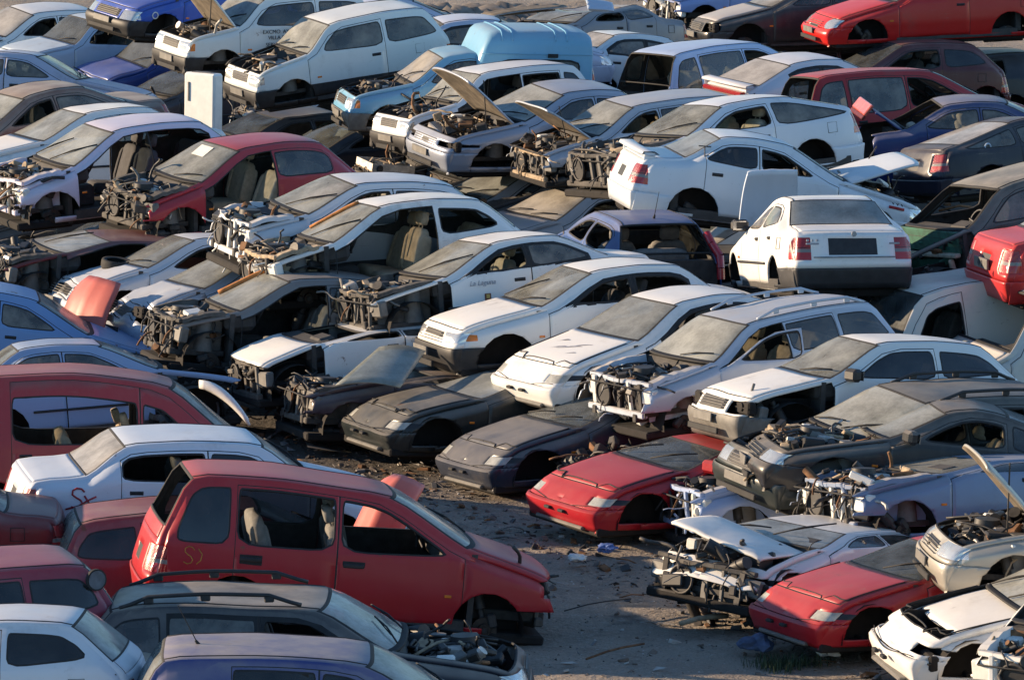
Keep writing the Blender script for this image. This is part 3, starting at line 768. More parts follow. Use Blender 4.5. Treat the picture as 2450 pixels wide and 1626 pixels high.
    # doors
    for s in 'LR':
        for n in ('1','2'):
            if n=='2' and doors==1:
                if 'w2'+s not in O:
                    me=shell(R,{'win2'},(side[s],),{},'window',[sgm],deform)
                    if me: link('window',me,root)
                continue
            if 'd'+n+s in O: continue
            dk='door'+n
            d0=R['dA'] if n=='1' else R['dB']; d1=R['dB'] if n=='1' else R['dC']
            piv=(L/2-d0,side[s]*W2*.9,0) if ('open'+n+s) in O else (0,0,0)
            me=shell(R,{dk,'rub'+n},(side[s],),mm,'door',mats,deform,piv)
            if not me: continue
            d=link('door',me,root,piv); solid(d,.03)
            if ('open'+n+s) in O: d.rotation_euler=(0,0,-side[s]*math.radians(float(O['open'+n+s])))
            if 'w'+n+s not in O:
                me=shell(R,{'win'+n},(side[s],),{},'window',[sgm],deform,piv); 
                if me: link('window',me,d)
            b=MB(); xh=L/2-(d1-.17); zh=R['belt'](d1)-.11; yh=side[s]*(R['plan'](d1-.17)*R['prof'](zh)*W2)
            hs=1.5 if 'bigh' in O else 1; b.box((xh-piv[0],yh-piv[1],zh),(.14*hs,.04,.03*hs),0,None,.01); b.box((xh-piv[0],yh-piv[1],zh-.006),(.15*hs,.012,.045*hs*hs),1,None,.003)
            link('handle',b.mesh('handle',[BLACK if 'handlecol' not in O else pm,SEAM]),d)
    if win3:
        for s in 'LR':
            if 'w3'+s in O: continue
            me=shell(R,{'win3'},(side[s],),{},'window',[sgm],deform)
            if me: link('window',me,root)
    # trunk lid
    if 'trunkoff' not in O:
        pv=(L/2-t['C']['wb'][0],0,t['C']['wb'][1]) if 'trunkup' in O else (0,0,0)
        me=shell(R,{'trunk'},S,{},'boot_lid',[pm,INT],deform,pv)
        if me:
            k=link('boot_lid',me,root,pv); solid(k,.025)
            if 'trunkup' in O: k.rotation_euler=(0,math.radians(float(O['trunkup'])),0)
    # mirrors
    for s in (O.get('mir','') or ''):
        b=MB(); x=L/2-t['E']['cw'][0]-.12; z=R['belt'](t['E']['cw'][0])+.06; y=side[s]*(W2*.93)
        b.box((x+.03,y+side[s]*.10,z+.02),(.13,.22,.15),0,Euler((0,0,side[s]*.25)),.035); b.box((x,y+side[s]*.02,z-.02),(.08,.12,.05),0,None,.015)
        b.box((x-.037,y+side[s]*.115,z+.02),(.004,.18,.11),1,Euler((0,0,side[s]*.25)))
        link('door_mirror',b.mesh('door_mirror',[pm if 'mircol' in O else BLACK,CHROME]),root)
    if cr>.75 and 'nomould' not in O and tn!='c15':
        i0=R['key']['hd'];i1=R['key']['rr']
        for s in (1,-1):
            P=[];b=MB()
            for k in range(i0,i1+1):
                ce=R['cs'][k];ee=R['es'][k];u=.90;bl=1-(max(0,1-u**t['n']))**(1/t['n']); P.append(Vector((L/2-lerp(ce[0],ee[0],bl),s*ee[1]*u,lerp(ce[1],ee[2],bl)+.001)))
            A_=deform(np.array([list(p) for p in P])); b.tube([Vector(p) for p in A_],.0065,0,5); link('roof_moulding',b.mesh('roof_moulding',[SEAM]),root)
    if not strip or 'fenL' not in O:
        for s in 'LR':
            if 'fen'+s in O: continue
            b=MB(); p=onside(R,t['fw']+.42,.60,side[s],.004); b.box(p,(.07,.012,.028),0,None,.004); link('side_repeater',b.mesh('side_repeater',[AMBER]),root)
    b=MB(); dr=R['L']-.62; zr=min(.80,R['belt'](dr)-.10)
    for s in (1,-1):
        q4=[onside(R,dr+a*.075,zr+e*.07,s,.001) for a,e in ((-1,-1),(1,-1),(1,1),(-1,1),(-1,-1))]
        if s==1: b.tube(q4,.004,0,4)
    link('filler_flap',b.mesh('filler_flap',[SEAM]),root)
    if 'mould' in O:
        for s in 'LR':
            b=MB(); b.tube([onside(R,lerp(t['fw']+t['ar']+.05,t['rw']-t['ar']-.05,k/10),.545,side[s],.004) for k in range(11)],.017,0,6); link('side_moulding',b.mesh('side_moulding',[BLACK]),root)
    if 'rails' in O:
        for s in (1,-1):
            b=MB(); P=[]
            i0=R['key']['hd']+1;i1=R['key']['rr']-1
            for k in range(9):
                f=lerp(i0,i1,k/8);i=int(f);e=R['es'][i]*(1-(f-i))+R['es'][min(i+1,i1)]*(f-i)
                P.append(Vector((L/2-e[0],s*(e[1]*.93),e[2]+.055+(.055 if 0<k<8 else .0))))
            b.tube([P[0]+Vector((.10,0,-.03))]+P+[P[-1]+Vector((-.10,0,-.03))],.019,0,8)
            for k in (1,4,7): b.box(P[k]-Vector((0,0,.035)),(.09,.03,.06),0,None,.01)
            link('roof_rail',b.mesh('roof_rail',[BLACK if O['rails'] is True else pm]),root)
    if 'aerial' in O:
        i=R['key']['rr']-2 if O['aerial']=='r' else R['key']['hd']+1
        b=MB(); p=Vector((L/2-R['cs'][i][0],0,R['cs'][i][1])); b.cyl(p-Vector((0,0,.01)),p+Vector((-.03,0,.03)),.02,.012,0,8); b.cyl(p+Vector((-.02,0,.02)),p+Vector((-.20,0,.36)),.006,.004,0,6)
        link('aerial',b.mesh('aerial',[SEAM]),root)
    if 'spoiler' in O:
        b=MB(); hi=O['spoiler']=='roof'; i=R['key']['rr']+1 if hi else R['key']['tl']-1
        c=R['cs'][i];e=R['es'][i];P=[]
        for k in range(11):
            y=(k/10*2-1); x=L/2-lerp(c[0],e[0],abs(y)**3)-.02; z=lerp(c[1],e[2],abs(y)**3)+(.03 if hi else .10)
            P.append([(x+.10,y*e[1],z-(.01)),(x+.02,y*e[1],z+.03),(x-.13,y*e[1],z+.015),(x-.15,y*e[1],z-.02),(x-.02,y*e[1],z-.035),(x+.10,y*e[1],z-.01)])
        b.sheet(P,0,True,True)
        for s in (-1,1): b.box((L/2-lerp(c[0],e[0],.7)-.02,s*e[1]*.93,lerp(c[1],e[2],.7)+.04),(.16,.03,.12),0,None,.01)
        link('spoiler',b.mesh('spoiler',[pm]),root)
    # interior
    b=MB(); xw=L/2-dcw-.10; xr=L/2-min(t['C']['wb'][0],L-.35)
    b.box(((xw+xr)/2,0,.26),(xw-xr+.3,W2*1.82,.05),0)
    b.box((xw+.06,0,zc-.40),(.06,W2*1.75,.72),0)
    b.box((xw-.06,0,zc-.14),(.40,W2*1.70,.24),0,Euler((0,.12,0)),.06); b.box((xw-.18,W2*.42,zc-.02),(.24,.42,.10),0,Euler((0,.2,0)),.04)
    b.box((xw-.3,0,.42),(.5,.22,.30),0,None,.04)
    b.box((xr-.05,0,.60),(.10,W2*1.7,.60),0)
    for s in (-1,1):
        b.box(((xw+xr)/2,s*W2*.90,.30),(xw-xr,.10,.12),0)
    link('dashboard_and_floor',b.mesh('dashboard_and_floor',[INT]),root)
    zs=.30+max(0,(zc-.98)*2.2)
    if 'noseat' not in O and cr>.75:
        for s in (1,-1): link('seat',SEATS[seat],root,(xw-.92,s*W2*.44,zs),(0,rg.uniform(-.12,.05),rg.uniform(-.06,.06)))
        if xw-1.9>xr: link('rear_seat',REARS[seat],root,(xw-1.72,0,zs+.02)).scale=(1,.74,1)
    if 'nosteer' not in O and cr>.75: link('steering_wheel',STEER,root,(xw-.36,W2*.44,zc-.02))
    # underbody
    b=MB()
    b.box((0,0,.20),(L-.5,W2*1.72,.10),0,None,.02); b.box((0,0,.14),(L-1.2,.26,.10),0,None,.03)
    b.tube([(L/2-1,.1,.13),(0,.16,.12),(-L/2+.9,.3,.13),(-L/2+.2,.35,.2)],.035,0,7); b.cyl((-L/2+.25,.1,.2),(-L/2+.25,.62,.2),.09,None,0,12)
    for dx in (t['fw'],t['rw']):
        x=L/2-dx; b.cyl((x,-W2*.7,.26),(x,W2*.7,.26),.035,None,0,8)
        for s in (-1,1):
            P=[];ar=t['ar']+.02
            for k in range(13):
                a=PI*k/12-.15*(1-k/6); P.append([(x+ar*math.cos(a),s*W2*.93,t['zax']+ar*math.sin(a)),(x+ar*math.cos(a),s*W2*.52,t['zax']+ar*math.sin(a))])
            b.sheet(P,0,True)
            b.box((x,s*W2*.52,t['zax']+.1),(ar*1.9,.03,ar*1.6),0)
    link('underbody',b.mesh('underbody',[UND]),root)
    for dx,ff in ((t['fw'],'f'),(t['rw'],'r')):
        for s in 'LR':
            loc=(L/2-dx,side[s]*(W2-.13),t['zax'])
            if 'wheels' in O or ('wh'+ff+s) in O:
                e=bpy.data.objects.new('wheel',None); COL.objects.link(e); e.parent=root; e.location=loc; e.rotation_euler=(0,0,0 if s=='L' else PI); link('tyre',TYREM,e); link('rim',RIMM,e)
            elif 'nohub' not in O: link('brake_hub',HUB,root,(loc[0],loc[1]-side[s]*.03,loc[2]-.02),(0,rg.uniform(0,3),(0 if s=='L' else PI)+rg.uniform(-.35,.35)))
    root['R']=0; del root['R']
    return root,R,O,pm
def onside(R,d,z,s,off=.004):
    """point on the car's flank (door height)"""
    return Vector((R['L']/2-d,s*(R['plan'](d)*R['prof'](z)*R['W2']+off),z))
FIT={'A43':(0.935,71.4875,0.6886,3.4692,0.0036,0.0499,1.0172),
'A44':(1.7589,69.8975,0.6458,3.6746,0.0277,0.0158,0.9838),
'A9':(-5.6993,82.4323,1.0876,3.5937,0.0495,-0.0149,1.0355),
'A10':(-3.9669,80.7324,1.0773,3.679,0.0047,-0.0322,1.0086),
'A11':(-2.7324,93.7386,1.4723,3.5602,0.1022,-0.0293,1.0314),
'A4':(-3.9916,95.3383,1.6525,3.5803,-0.0091,-0.0294,1.0386),
'A3':(-5.6021,101.7159,1.5256,3.7727,-0.0961,-0.0737,0.9971),
'A18':(-0.769,91.9572,1.0637,3.3498,-0.0369,-0.0038,1.0164),
'A23':(-0.365,90.2738,1.0273,3.5672,0.0297,0.0287,0.9973),
'A24':(0.567,88.4834,0.9739,3.5838,-0.03,-0.0615,1.0314),
'A25':(1.7468,86.7851,1.1142,3.5726,0.0399,-0.0212,0.8762),
'A26':(2.8233,82.2922,1.5134,3.6192,0.0515,0.0863,1.0236),
'A29':(3.4207,79.3822,1.2965,0.1935,0.1351,-0.002,1.012),
'A31':(3.8769,73.2463,1.2918,1.7311,0.1265,0.0147,1.0116),
'A42':(-0.2504,73.0731,0.8659,3.5481,0.0356,0.0789,0.9958),
'A41':(-1.7115,74.5653,1.0416,3.4603,0.0164,0.0481,1.0335),
'A40':(-2.2086,76.1649,1.1558,3.4916,-0.075,-0.0064,1.0363),
'A45':(2.7349,68.2986,0.6347,3.7104,0.0465,0.0126,0.9137),
'A46':(3.9587,66.0856,0.638,3.5122,-0.0799,0.0577,0.9893),
'A47':(4.3755,64.4791,0.2914,3.6221,-0.0617,-0.0488,1.0057),
'A54':(2.0614,65.5327,-0.1316,3.7308,-0.0552,-0.0238,0.9622),
'A55':(1.0742,68.1923,-0.1136,3.6314,-0.0051,0.0368,0.9645),
'A56':(-0.1158,69.7907,-0.0997,3.577,-0.084,0.022,0.9646),
'A53':(4.3488,59.1866,-0.1362,3.6325,-0.0511,0.012,0.946),
'A51':(5.6021,57.0564,-0.0739,3.3633,-0.029,-0.0302,1.0128),
'A60':(3.0311,61.1572,-0.1794,4.0261,-0.1205,-0.0478,0.953),
'A68':(-1.7495,59.4575,-0.0623,0.1501,0.1022,-0.0283,1.0378),
'A65':(-3.4176,63.2615,0.0235,0.2217,0.0445,0.0159,1.0029),
'A71':(-2.0219,55.4852,-0.4054,-0.0169,-0.0363,-0.0173,1.0593),
'A72':(-1.5249,52.9356,-0.1868,0.0301,0.026,0.0008,0.9915),
'A69':(-5.9145,55.288,0.0358,3.4628,0.0393,-0.007,1.0264),
'A70':(-5.2531,53.4886,0.0457,3.0963,0.0195,0.0395,0.9744),
'A63':(-4.8487,66.5498,-0.2474,0.1246,-0.0035,-0.0614,0.9559),
'A61':(-5.2015,71.4247,-0.1485,0.1784,-0.0594,-0.0655,0.9666),
'A62':(-6.4744,75.1578,-0.1203,0.1349,0.1216,0.0056,0.9764),
'A16':(7.367,103.5197,1.3149,3.4011,0.0232,-0.0006,0.9976),
'A20':(3.7709,99.6494,0.286,0.7066,-0.0562,-0.023,0.9946),
'A22':(6.3496,93.6053,0.4685,0.3849,-0.0346,-0.0771,0.996),
'A21':(5.2897,98.0495,0.5179,0.5314,-0.0445,0.0278,0.9941),
'A28':(7.9483,88.5488,0.6033,0.4504,-0.0389,-0.1083,0.9735),
'A30':(1.596,77.6772,0.587,1.8272,-0.0266,0.016,1.0084),
'A33':(7.7874,71.7674,1.518,0.2751,-0.0167,-0.0105,0.99),
'A32':(6.3301,74.1619,1.2672,3.6086,0.1318,0.0682,1.0106),
'A34':(6.0204,71.9663,0.1077,3.5424,0.0814,0.0491,0.9607),
'A1':(-9.1451,109.1046,0.1331,3.681,-0.0152,-0.0754,0.9742),
'A2':(-7.5118,104.9117,0.3176,3.6724,-0.041,-0.0214,1.0186),
'A5':(-6.1543,103.7117,0.0994,3.6596,-0.0288,-0.0775,0.9991),
'A6':(-8.068,97.7195,0.4752,-0.0805,0.0198,-0.0776,1.0117),
'A7':(-7.3004,87.9863,0.9504,3.6108,0.1094,0.0119,1.0401),
'A8':(-6.3468,86.2864,0.8987,3.5344,0.0065,0.0405,1.0248),
'A12':(-0.4499,100.2112,0.8381,0.1917,-0.0221,-0.0015,1.0153),
'A12b':(-2.1323,109.7646,0.2927,0.3305,-0.0391,-0.0036,0.9773),
'A13':(1.3185,108.5222,0.3176,3.8542,-0.0556,0.0483,1.0012),
'A14':(4.3217,110.9267,0.8162,3.637,-0.0452,-0.0592,0.9837),
'A15':(5.3534,105.8675,0.921,3.3744,-0.0022,0.0338,1.0009),
'A17':(6.7627,102.3889,0.1553,3.3971,-0.0286,0.0173,1.0188),
'A19':(2.2983,101.2492,0.4154,0.3872,0.0943,-0.0374,1.014),
'A27':(7.4537,90.2488,0.5873,0.095,-0.0385,-0.0032,1.0205),
'A50':(6.2397,58.7356,0.3675,3.2566,-0.0744,0.0026,0.9769),
'A49':(5.0566,62.8005,0.1693,3.5769,-0.0495,0.0935,0.9979),
'A48':(4.611,63.8792,0.3735,3.2733,-0.1206,0.0266,0.9915),
'A57':(-1.0141,70.9885,-0.1575,3.4396,-0.0726,0.0586,0.9578),
'A58':(-1.8813,72.1875,0.2223,3.5097,0.0269,0.0425,0.9608),
'A59':(3.5264,64.6518,-0.1577,3.4394,-0.0081,0.0555,0.9675),
'A37':(-4.4114,78.1385,0.1167,3.4634,-0.0866,0.0647,1.0088),
'A38':(-3.7142,76.6389,0.1358,3.5691,-0.1025,0.0368,0.9439),
'A39':(-2.969,73.3874,0.2974,3.4625,-0.091,0.0241,1.0087),
'A67':(-2.8551,61.2561,-0.3572,0.1355,-0.0439,-0.0162,0.9888),
'A66':(-6.8252,61.3916,0.0363,3.2343,-0.0419,-0.0066,0.9819),
'A35':(7.3608,70.9665,0.0563,3.4798,-0.0064,0.0047,1.0026),
'A76':(-2.5829,95.3191,-0.2484,3.5682,0.048,-0.0263,0.9536),
'A77':(0.0507,88.5521,-0.2205,3.5402,-0.0205,-0.0249,0.9712),
'A77b':(0.898,86.3137,-0.2453,3.7243,-0.053,-0.002,0.968),
'A78':(3.0912,81.7928,-0.1488,3.4711,-0.0684,0.0378,0.9676),
'A75':(-3.0592,97.9927,0.0062,3.411,-0.0009,-0.0363,1.0008),
'A52':(5.7935,55.2273,0.1376,4.1737,0.0348,0.002,1.0046),
'A36':(-5.6266,79.1382,0.2504,3.5236,-0.0787,-0.0162,1.0282),
'A73':(-4.7,54.45,-0.13,0.06,0,0,1)}
SUNROT=76;SUNEL=14;SKYS=.105;SUNS=4.9;EXPO=1.0
# ------------------------------------------------------------------ cars
WHT=(.76,.76,.74);OFFW=(.66,.65,.61);SIL=(.44,.46,.48);SBL=(.42,.48,.57);RED=(.38,.011,.020);DRED=(.19,.008,.014);BRED=(.52,.014,.012)
DGR=(.022,.03,.032);BLK=(.02,.021,.025);NAVY=(.018,.026,.085);BLUE=(.018,.085,.44);SKYB=(.15,.37,.56);LBL=(.52,.63,.74);MAR=(.10,.035,.035);CHAMP=(.43,.41,.36);PALEB=(.40,.48,.56)
HC=dict(grey=(.35,.35,.36))
RWG=dict(d=SGD,h=WG4,m=SGM)
G1='scrapped cars stacked in the yard'
C={}
def K(cid,tn,col,label,cat='car',opts='',**kw):
    kw.setdefault('group',G1); assert 4<=len(label.split())<=16,label
    C[cid]=car(cid,tn,col,label,cat,opts,**kw)
# middle right row
K('A43','sedc',WHT,'white hatchback with amber corner lamp and black bumper, bonnet shut','hatchback','bumpdark ind w1L w1R w2L nohub blackfr',doors=2,dust=.22,seat='dark')
K('A44','f323',WHT,'white wedge-nosed car with grey stains on its bonnet','car','w1L w1R w2L blackfr',dust=.22,doors=2,wg=WG2,seat='dark')
K('A45','gal',SBL,'silver estate car with roof rails, front door ajar and its nose torn off','estate car','strip rails=body open1L=26 w1L wjunk hang=34 tan=.6 hoodoff sag=0.03',doors=2,win3=True,dust=.45,seat='tan',metal=.25)
K('A46','hatch3',WHT,'white three-door hatchback with grey bumper, empty lamp sockets and black mirror','hatchback','bumpgrey lampoff fenL mir=L frame crumple=0.1',doors=1,dust=.25,seat='dark',sg=SGD)
K('A47','est2',DGR,'dark green estate car with roof rails, bright headlamp and open engine bay','estate car','hoodoff rails w1L w2L tan=.8 etop=.02 chrome mould',doors=2,win3=True,dust=.5,seat='dark')
K('A48','coupe',BLK,'black wreck with bare window frame and mirror beside the dark green estate','car','w1L w1R hoodoff mir=L mircol nohub',doors=1,dust=.5,seat='tan')
K('A49','sed',(.16,.22,.34),'blue-grey wreck with stripped engine and white washer bottle hanging at its nose','car','strip wjunk hang=40 tan=.9 etop=.05 hoodoff crush=.3',doors=2,dust=.4,wg=WG,metal=.2)
K('A50','lanc2',CHAMP,'champagne saloon with raised bonnet and bright headlamp at the right edge','saloon car','hoodup=58 tan=.5',doors=2,dust=.3,metal=.3)
K('A51','f323',WHT,'white wedge-nosed car with bonnet slid back, lowest at the bottom right','car','hoodslide=-.22 lampoff nohub crumple=0.2',doors=2,dust=.4)
K('A52','clio',WHT,'white wreck in the bottom right corner with brown liner showing','car','strip fenL fenR tan=1.2 wjunk windoff hoodoff',doors=2,dust=.3)
K('A53','f323',RED,'faded red wedge-nosed car under the champagne saloon, bottom right','car','nohub crush=.7',doors=2,wg=WG3,dust=.16,rough=.4)
K('A54','f323',RED,'faded red wedge-nosed car squeezed under the silver estate with torn nose','car','mir=L mircol nohub w1L crush=.5',doors=2,wg=WG3,dust=.16,rough=.4)
K('A55','f323',(.022,.03,.05),'dusty dark blue wedge-nosed car beside the upper red one','car','crush=.62 nohub w1L',doors=2,dust=.42,wg=WG3)
K('A56','f323',(.014,.02,.022),'dusty black wedge-nosed car under the white hatchback with amber lamp','car','crush=.62 nohub w1L crumple=0.12',doors=2,dust=.42,wg=WG2)
K('A57','sed',(.045,.03,.045),'dark purple wreck with open engine bay under a loose windscreen','car','strip windoff crush=.25 hang=30 hoodoff dent=.028',doors=2,dust=.45)
K('A58','clio',WHT,'white car front with curved bonnet and no bumper, lamp or wing, low in the pile','car','strip fenL fenR w1L windoff crush=.2 hang=18 crumple=0.25',doors=2,dust=.3)
K('A59','sed',(.30,.40,.62),'pale blue wreck with bare radiator frame under the dark green estate','car','strip hang=30 wjunk hoodoff dent=.028',doors=2,dust=.3)
K('A60','f323',WHT,'white wedge-nosed wreck with bonnet sprung open above its engine','car','hoodup=12 hoodtwist=-9 lampoff fboff hang=24 frame crush=.35 crumple=0.3',doors=2,dust=.35)
K('A42','lancer',WHT,'white saloon with a crest on its door and stripped front','saloon car','strip fenL fenR w1L w1R tan=.9 hang=34 nohub hoodoff blackfr mould sag=0.05',doors=2,dust=.3,seat='sand',sg=SGM)
K('A41','clio',WHT,'white three-door hatchback with rust streak across its windscreen and no door','hatchback','strip fenL fenR d1L w2L hang=46 framecol wjunk hoodoff dent=.028',doors=1,dust=.22,seat='tan')
K('A40','clio',(.60,.63,.67),'silver-white hatchback with black side trim and bare front crossmember','hatchback','strip w1L w1R hang=14 wjunk hoodoff sag=0.03',doors=2,dust=.3,seat='grey')
K('A39','clio',(.16,.15,.15),'grey wreck with orange-rimmed windscreen in shade of the pile','car','strip fenL fenR w1L d1L hang=40 hoodoff dent=.028',doors=2,dust=.4,rough=.5)
K('A38','clio',SBL,'silver-blue hatchback with crumpled bonnet','hatchback','crumple=.8 lampoff w1L w2L',doors=2,dust=.4,metal=.2)
K('A37','clio',(.56,.60,.66),'pale silver car with a tyre lying on its bonnet','car','w1L w2L lampoff crumple=0.3',doors=2,dust=.35,wg=WG2,metal=.1)
K('A36','clio',(.11,.007,.012),'red wreck with grey windscreen and dark open front at the left of the pile','car','strip fenL fenR w1L d1L hang=40 hoodoff crush=.4 dent=.028',doors=2,dust=.3)
K('A9','clio',(.62,.59,.72),'white doorless hatchback shell with exposed engine at left','hatchback','strip d1L d2L d1R tan=.9 hang=26 wjunk hoodoff',doors=2,dust=.3,seat='dark',wg=WG)
K('A10','clio',(.36,.022,.035),'red hatchback with paper on its windscreen and missing front door','hatchback','strip fenR d1L tan=.5 hang=30 hoodoff dent=.028',doors=2,dust=.14,seat='sand')
K('A11','panda',(.68,.72,.72),'boxy white three-door hatchback with dark lower flanks and open engine bay','hatchback','hoodoff bumpdark clad tan=.8 chrome nohub',doors=1,dust=.25,seat='grey',sg=SGM)
K('A4','panda',(.68,.72,.72),'boxy white hatchback with black lettering on its door and raised bonnet','hatchback','hoodup=62 bumpdark clad ind nohub',doors=1,dust=.25,seat='grey')
K('A3','clio',BLUE,'bright blue hatchback with gleaming headlamps on top of the upper left stack','hatchback','bumpdark nohub',doors=2,dust=.3)
K('A18','c15',SKYB,'sky-blue box van with ribbed high roof','van','hoodoff bumpgrey ind clad tan=.6 nohub',doors=1,dust=.4,name='box_van',wg=WG4)
K('A23','panda',(.66,.69,.72),'boxy white hatchback with chrome lamps and missing front door, behind the raised bonnets','hatchback','hoodoff bumpdark d1L w2L chrome clad nohub',doors=2,win3=True,dust=.25,sg=SGD)
K('A24','sedb',(.34,.38,.46),'silver-blue saloon with raised bonnet and complete bumper','saloon car','hoodup=52 tan=1.1 lampoff nohub mould',doors=2,dust=.3,metal=.3)
K('A25','est',(.42,.46,.52),'silver estate car with raised bonnet and torn-off front','estate car','strip hoodup=47 w1L tan=.9 hang=34 framecol mould',doors=2,win3=True,dust=.35,seat='tan',metal=.25)
K('A26','coupe2',(.66,.70,.76),'white coupe with large curved rear side window and torn-off nose','coupe','w1L nohub strip hoodoff fenL fenR tan=1.3 hang=24',doors=1,dust=.22,sg=SGM,seat='sand')
K('A29','sed',(.64,.69,.74),'white saloon with rear spoiler and T mark, bonnet raised','saloon car','w1R hoodup=34 w2L spoiler=boot',doors=2,dust=.2,sg=SGD,wg=WG2)
K('A31','sedr',WHT,'white saloon seen from behind with black number plate recess and black bumper','saloon car','bumpdark mir=L mould',doors=2,dust=.2,sg=SGM)
K('A30','clio',(.03,.085,.27),'blue-silver hatchback with roof aerial and missing tailgate','hatchback','tailoff rearoff trunkoff w2L w1L aerial=r sag=0.07',doors=2,dust=.45,seat='grey',metal=.2)
K('A32','suv',(.018,.035,.035),'dark green off-roader with empty windscreen opening','off-roader','strip windoff w1R hang=10 noeng hoodoff nof fenL fenR',doors=2,dust=.75,sg=SGM,seat='dark',name='scrapped_off_roader')
K('A33','sed',(.46,.028,.028),'red saloon tail with number plate at the right edge','saloon car','nohub mould',doors=2,dust=.12)
K('A34','trafic',(.70,.67,.60),'cream-roofed van with cracked windscreen and open door window','van','strip w1L hang=10 sag=0.07',doors=1,dust=.45,name='scrapped_van',wg=WG3,sg=SGD)
K('A35','trafic',(.66,.63,.57),'cream van with open door window behind the cracked-windscreen van','van','strip hang=8 windoff w1L',doors=1,dust=.45,name='scrapped_van',sg=SGD)
# left bottom
K('A68','mpv',RED,'faded red people carrier with open side windows and broken nose in the foreground','people carrier','w1R w2R w1L rearoff hang=26 strip bigh sag=0.03',doors=2,win3=True,dust=.22,sg=SGD,seat='grey',rough=.38,name='people_carrier')
K('A65','boxsed',(.62,.68,.76),'white saloon with a red painted scrawl on its rear wing','saloon car','w2R mir= mould',doors=2,dust=.22,sg=SGD,wg=WG4)
K('A71','suv',(.016,.02,.032),'dark off-roader with dusty roof, roof rails and exposed engine in the foreground','off-roader','hoodoff rails w1R w1L blackfr sag=0.05',doors=2,win3=True,dust=.75,sg=SGM,wg=WG,seat='dark',name='scrapped_off_roader')
K('A72','est',(.012,.032,.20),'blue estate car with dusty roof and stub aerial at the bottom edge','estate car','w1L aerial=r',doors=2,dust=.75,sg=SGD)
K('A69','est',(.26,.020,.045),'dark red estate car with black rear side glass at the left edge','estate car','mould',doors=2,win3=True,dust=.25,sg=SGD)
K('A70','hatch3',(.60,.66,.74),'white hatchback with sloping rear glass in the bottom left corner','hatchback','',doors=1,dust=.4,sg=SGD)
K('A63','van',(.30,.024,.034),'dark red van with tan seats seen through its open side','van','w1R w2R w1L w2L',doors=2,dust=.32,seat='tan',name='scrapped_van')
K('A61','sed',(.25,.37,.58),'pale blue saloon with shut side windows behind the dark red van','saloon car','strip hoodoff fenL fenR noeng nof mould sag=0.04',doors=2,dust=.4,sg=SGM)
K('A62','sed',(.15,.29,.56),'sky-blue saloon with long sloping bonnet behind the pale blue one','saloon car','w2R',doors=2,dust=.25,sg=SGM)
K('A66','lancer',(.12,.012,.016),'dark red saloon tail with dark red lamp at the left edge','saloon car','nohub',doors=2,dust=.3)
K('A67','est',(.20,.02,.034),'dark red estate car hidden behind the red people carrier','estate car','nohub',doors=2,win3=True,dust=.35,sg=SGD)
K('A73','lancer',(.38,.33,.26),'beige car end low between the two dusty-roofed cars at the bottom edge','car','crush=.3 w1L w1R w2L w2R nowiper noseat',doors=2,dust=.5)
# upper left
K('A1','clio',WHT,'white car with round dusty glass in the top left corner','car','w1L',doors=2,dust=.25,wg=WG4)
K('A2','panda',(.42,.52,.62),'old pale blue car with dark windscreen, left of the blue ones','car','w1L',doors=1,dust=.25,wg=WG3,sg=SGD)
K('A5','panda',(.015,.06,.30),'blue car with vented bonnet beneath the bright blue hatchback','car','w1L lampoff crumple=0.3',doors=1,dust=.25,wg=WG3)
K('A6','sed',(.42,.47,.62),'lilac-white saloon facing right at the left edge','saloon car','mould',doors=2,dust=.35,sg=SGM)
K('A7','lancer',(.09,.035,.032),'dusty maroon saloon with half-open window glass','saloon car','w1L mould',doors=2,dust=.8,sg=SGM)
K('A8','sed',WHT,'white saloon with a leaning strip of trim on its windscreen','saloon car','mould sag=0.03',doors=2,dust=.25,sg=SGD)
K('A12','lancer',(.50,.56,.70),'pale blue saloon facing right behind the box van','saloon car','blackfr mould',doors=2,dust=.3,sg=SGM)
K('A12b','lancer',(.50,.56,.70),'pale saloon roof behind the boxy white three-door hatchback','saloon car','',doors=2,dust=.3,sg=SGM)
K('A13','sed',(.22,.24,.28),'grey crushed saloon among loose bonnets at the top edge','saloon car','hoodoff sag=.25 w1L crumple=0.4',doors=2,dust=.6,wg=WG2)
K('A14','sed',(.26,.34,.62),'blue car with smashed nose at the top edge','saloon car','strip hang=20 wjunk nohub',doors=2,dust=.3)
K('A15','lancer',BLK,'black saloon with dusty grey bonnet on the top stack','saloon car','lampoff hoodcol=grey crumple=0.15',doors=2,dust=.55,wg=WG4)
K('A16','neon',BRED,'bright red saloon with oval headlamp at the top right','saloon car','nowiper',doors=1,dust=.14)
K('A17','clio',(.09,.012,.016),'dark red hatchback in shade beneath the bright red saloon','hatchback','w1L',doors=1,dust=.25,sg=SGD,wg=WG3)
K('A19','sed',(.60,.66,.70),'white saloon with green marks behind the box van','saloon car','w2L blackfr',doors=2,dust=.22,sg=SGM,wg=WG4)
K('A20','mpv',(.40,.52,.74),'light blue people carrier with missing tailgate','people carrier','tailoff rearoff trunkoff rboff w1R',doors=2,win3=True,dust=.2,sg=SG,seat='sand',name='people_carrier')
K('A21','f323',(.66,.68,.72),'white hatchback with dusty rear glass and red tail strip','hatchback','rw=h spoiler=boot blackfr',doors=2,dust=.25,sg=SGD)
K('A22','mpv',(.36,.010,.014),'red people carrier with missing tailgate behind the white coupe','people carrier','tailoff rearoff trunkoff w1R',doors=2,win3=True,dust=.2,sg=SGM,name='people_carrier')
K('A27','lancer',(.010,.036,.16),'navy saloon with raised boot lid','saloon car','trunkup=42 rearoff tailoff mould',doors=2,dust=.45,sg=SGM,seat='sand')
K('A28','coupe',(.010,.012,.028),'black coupe with dust-covered rear glass','coupe','rw=h',doors=1,dust=.3,sg=SGM)
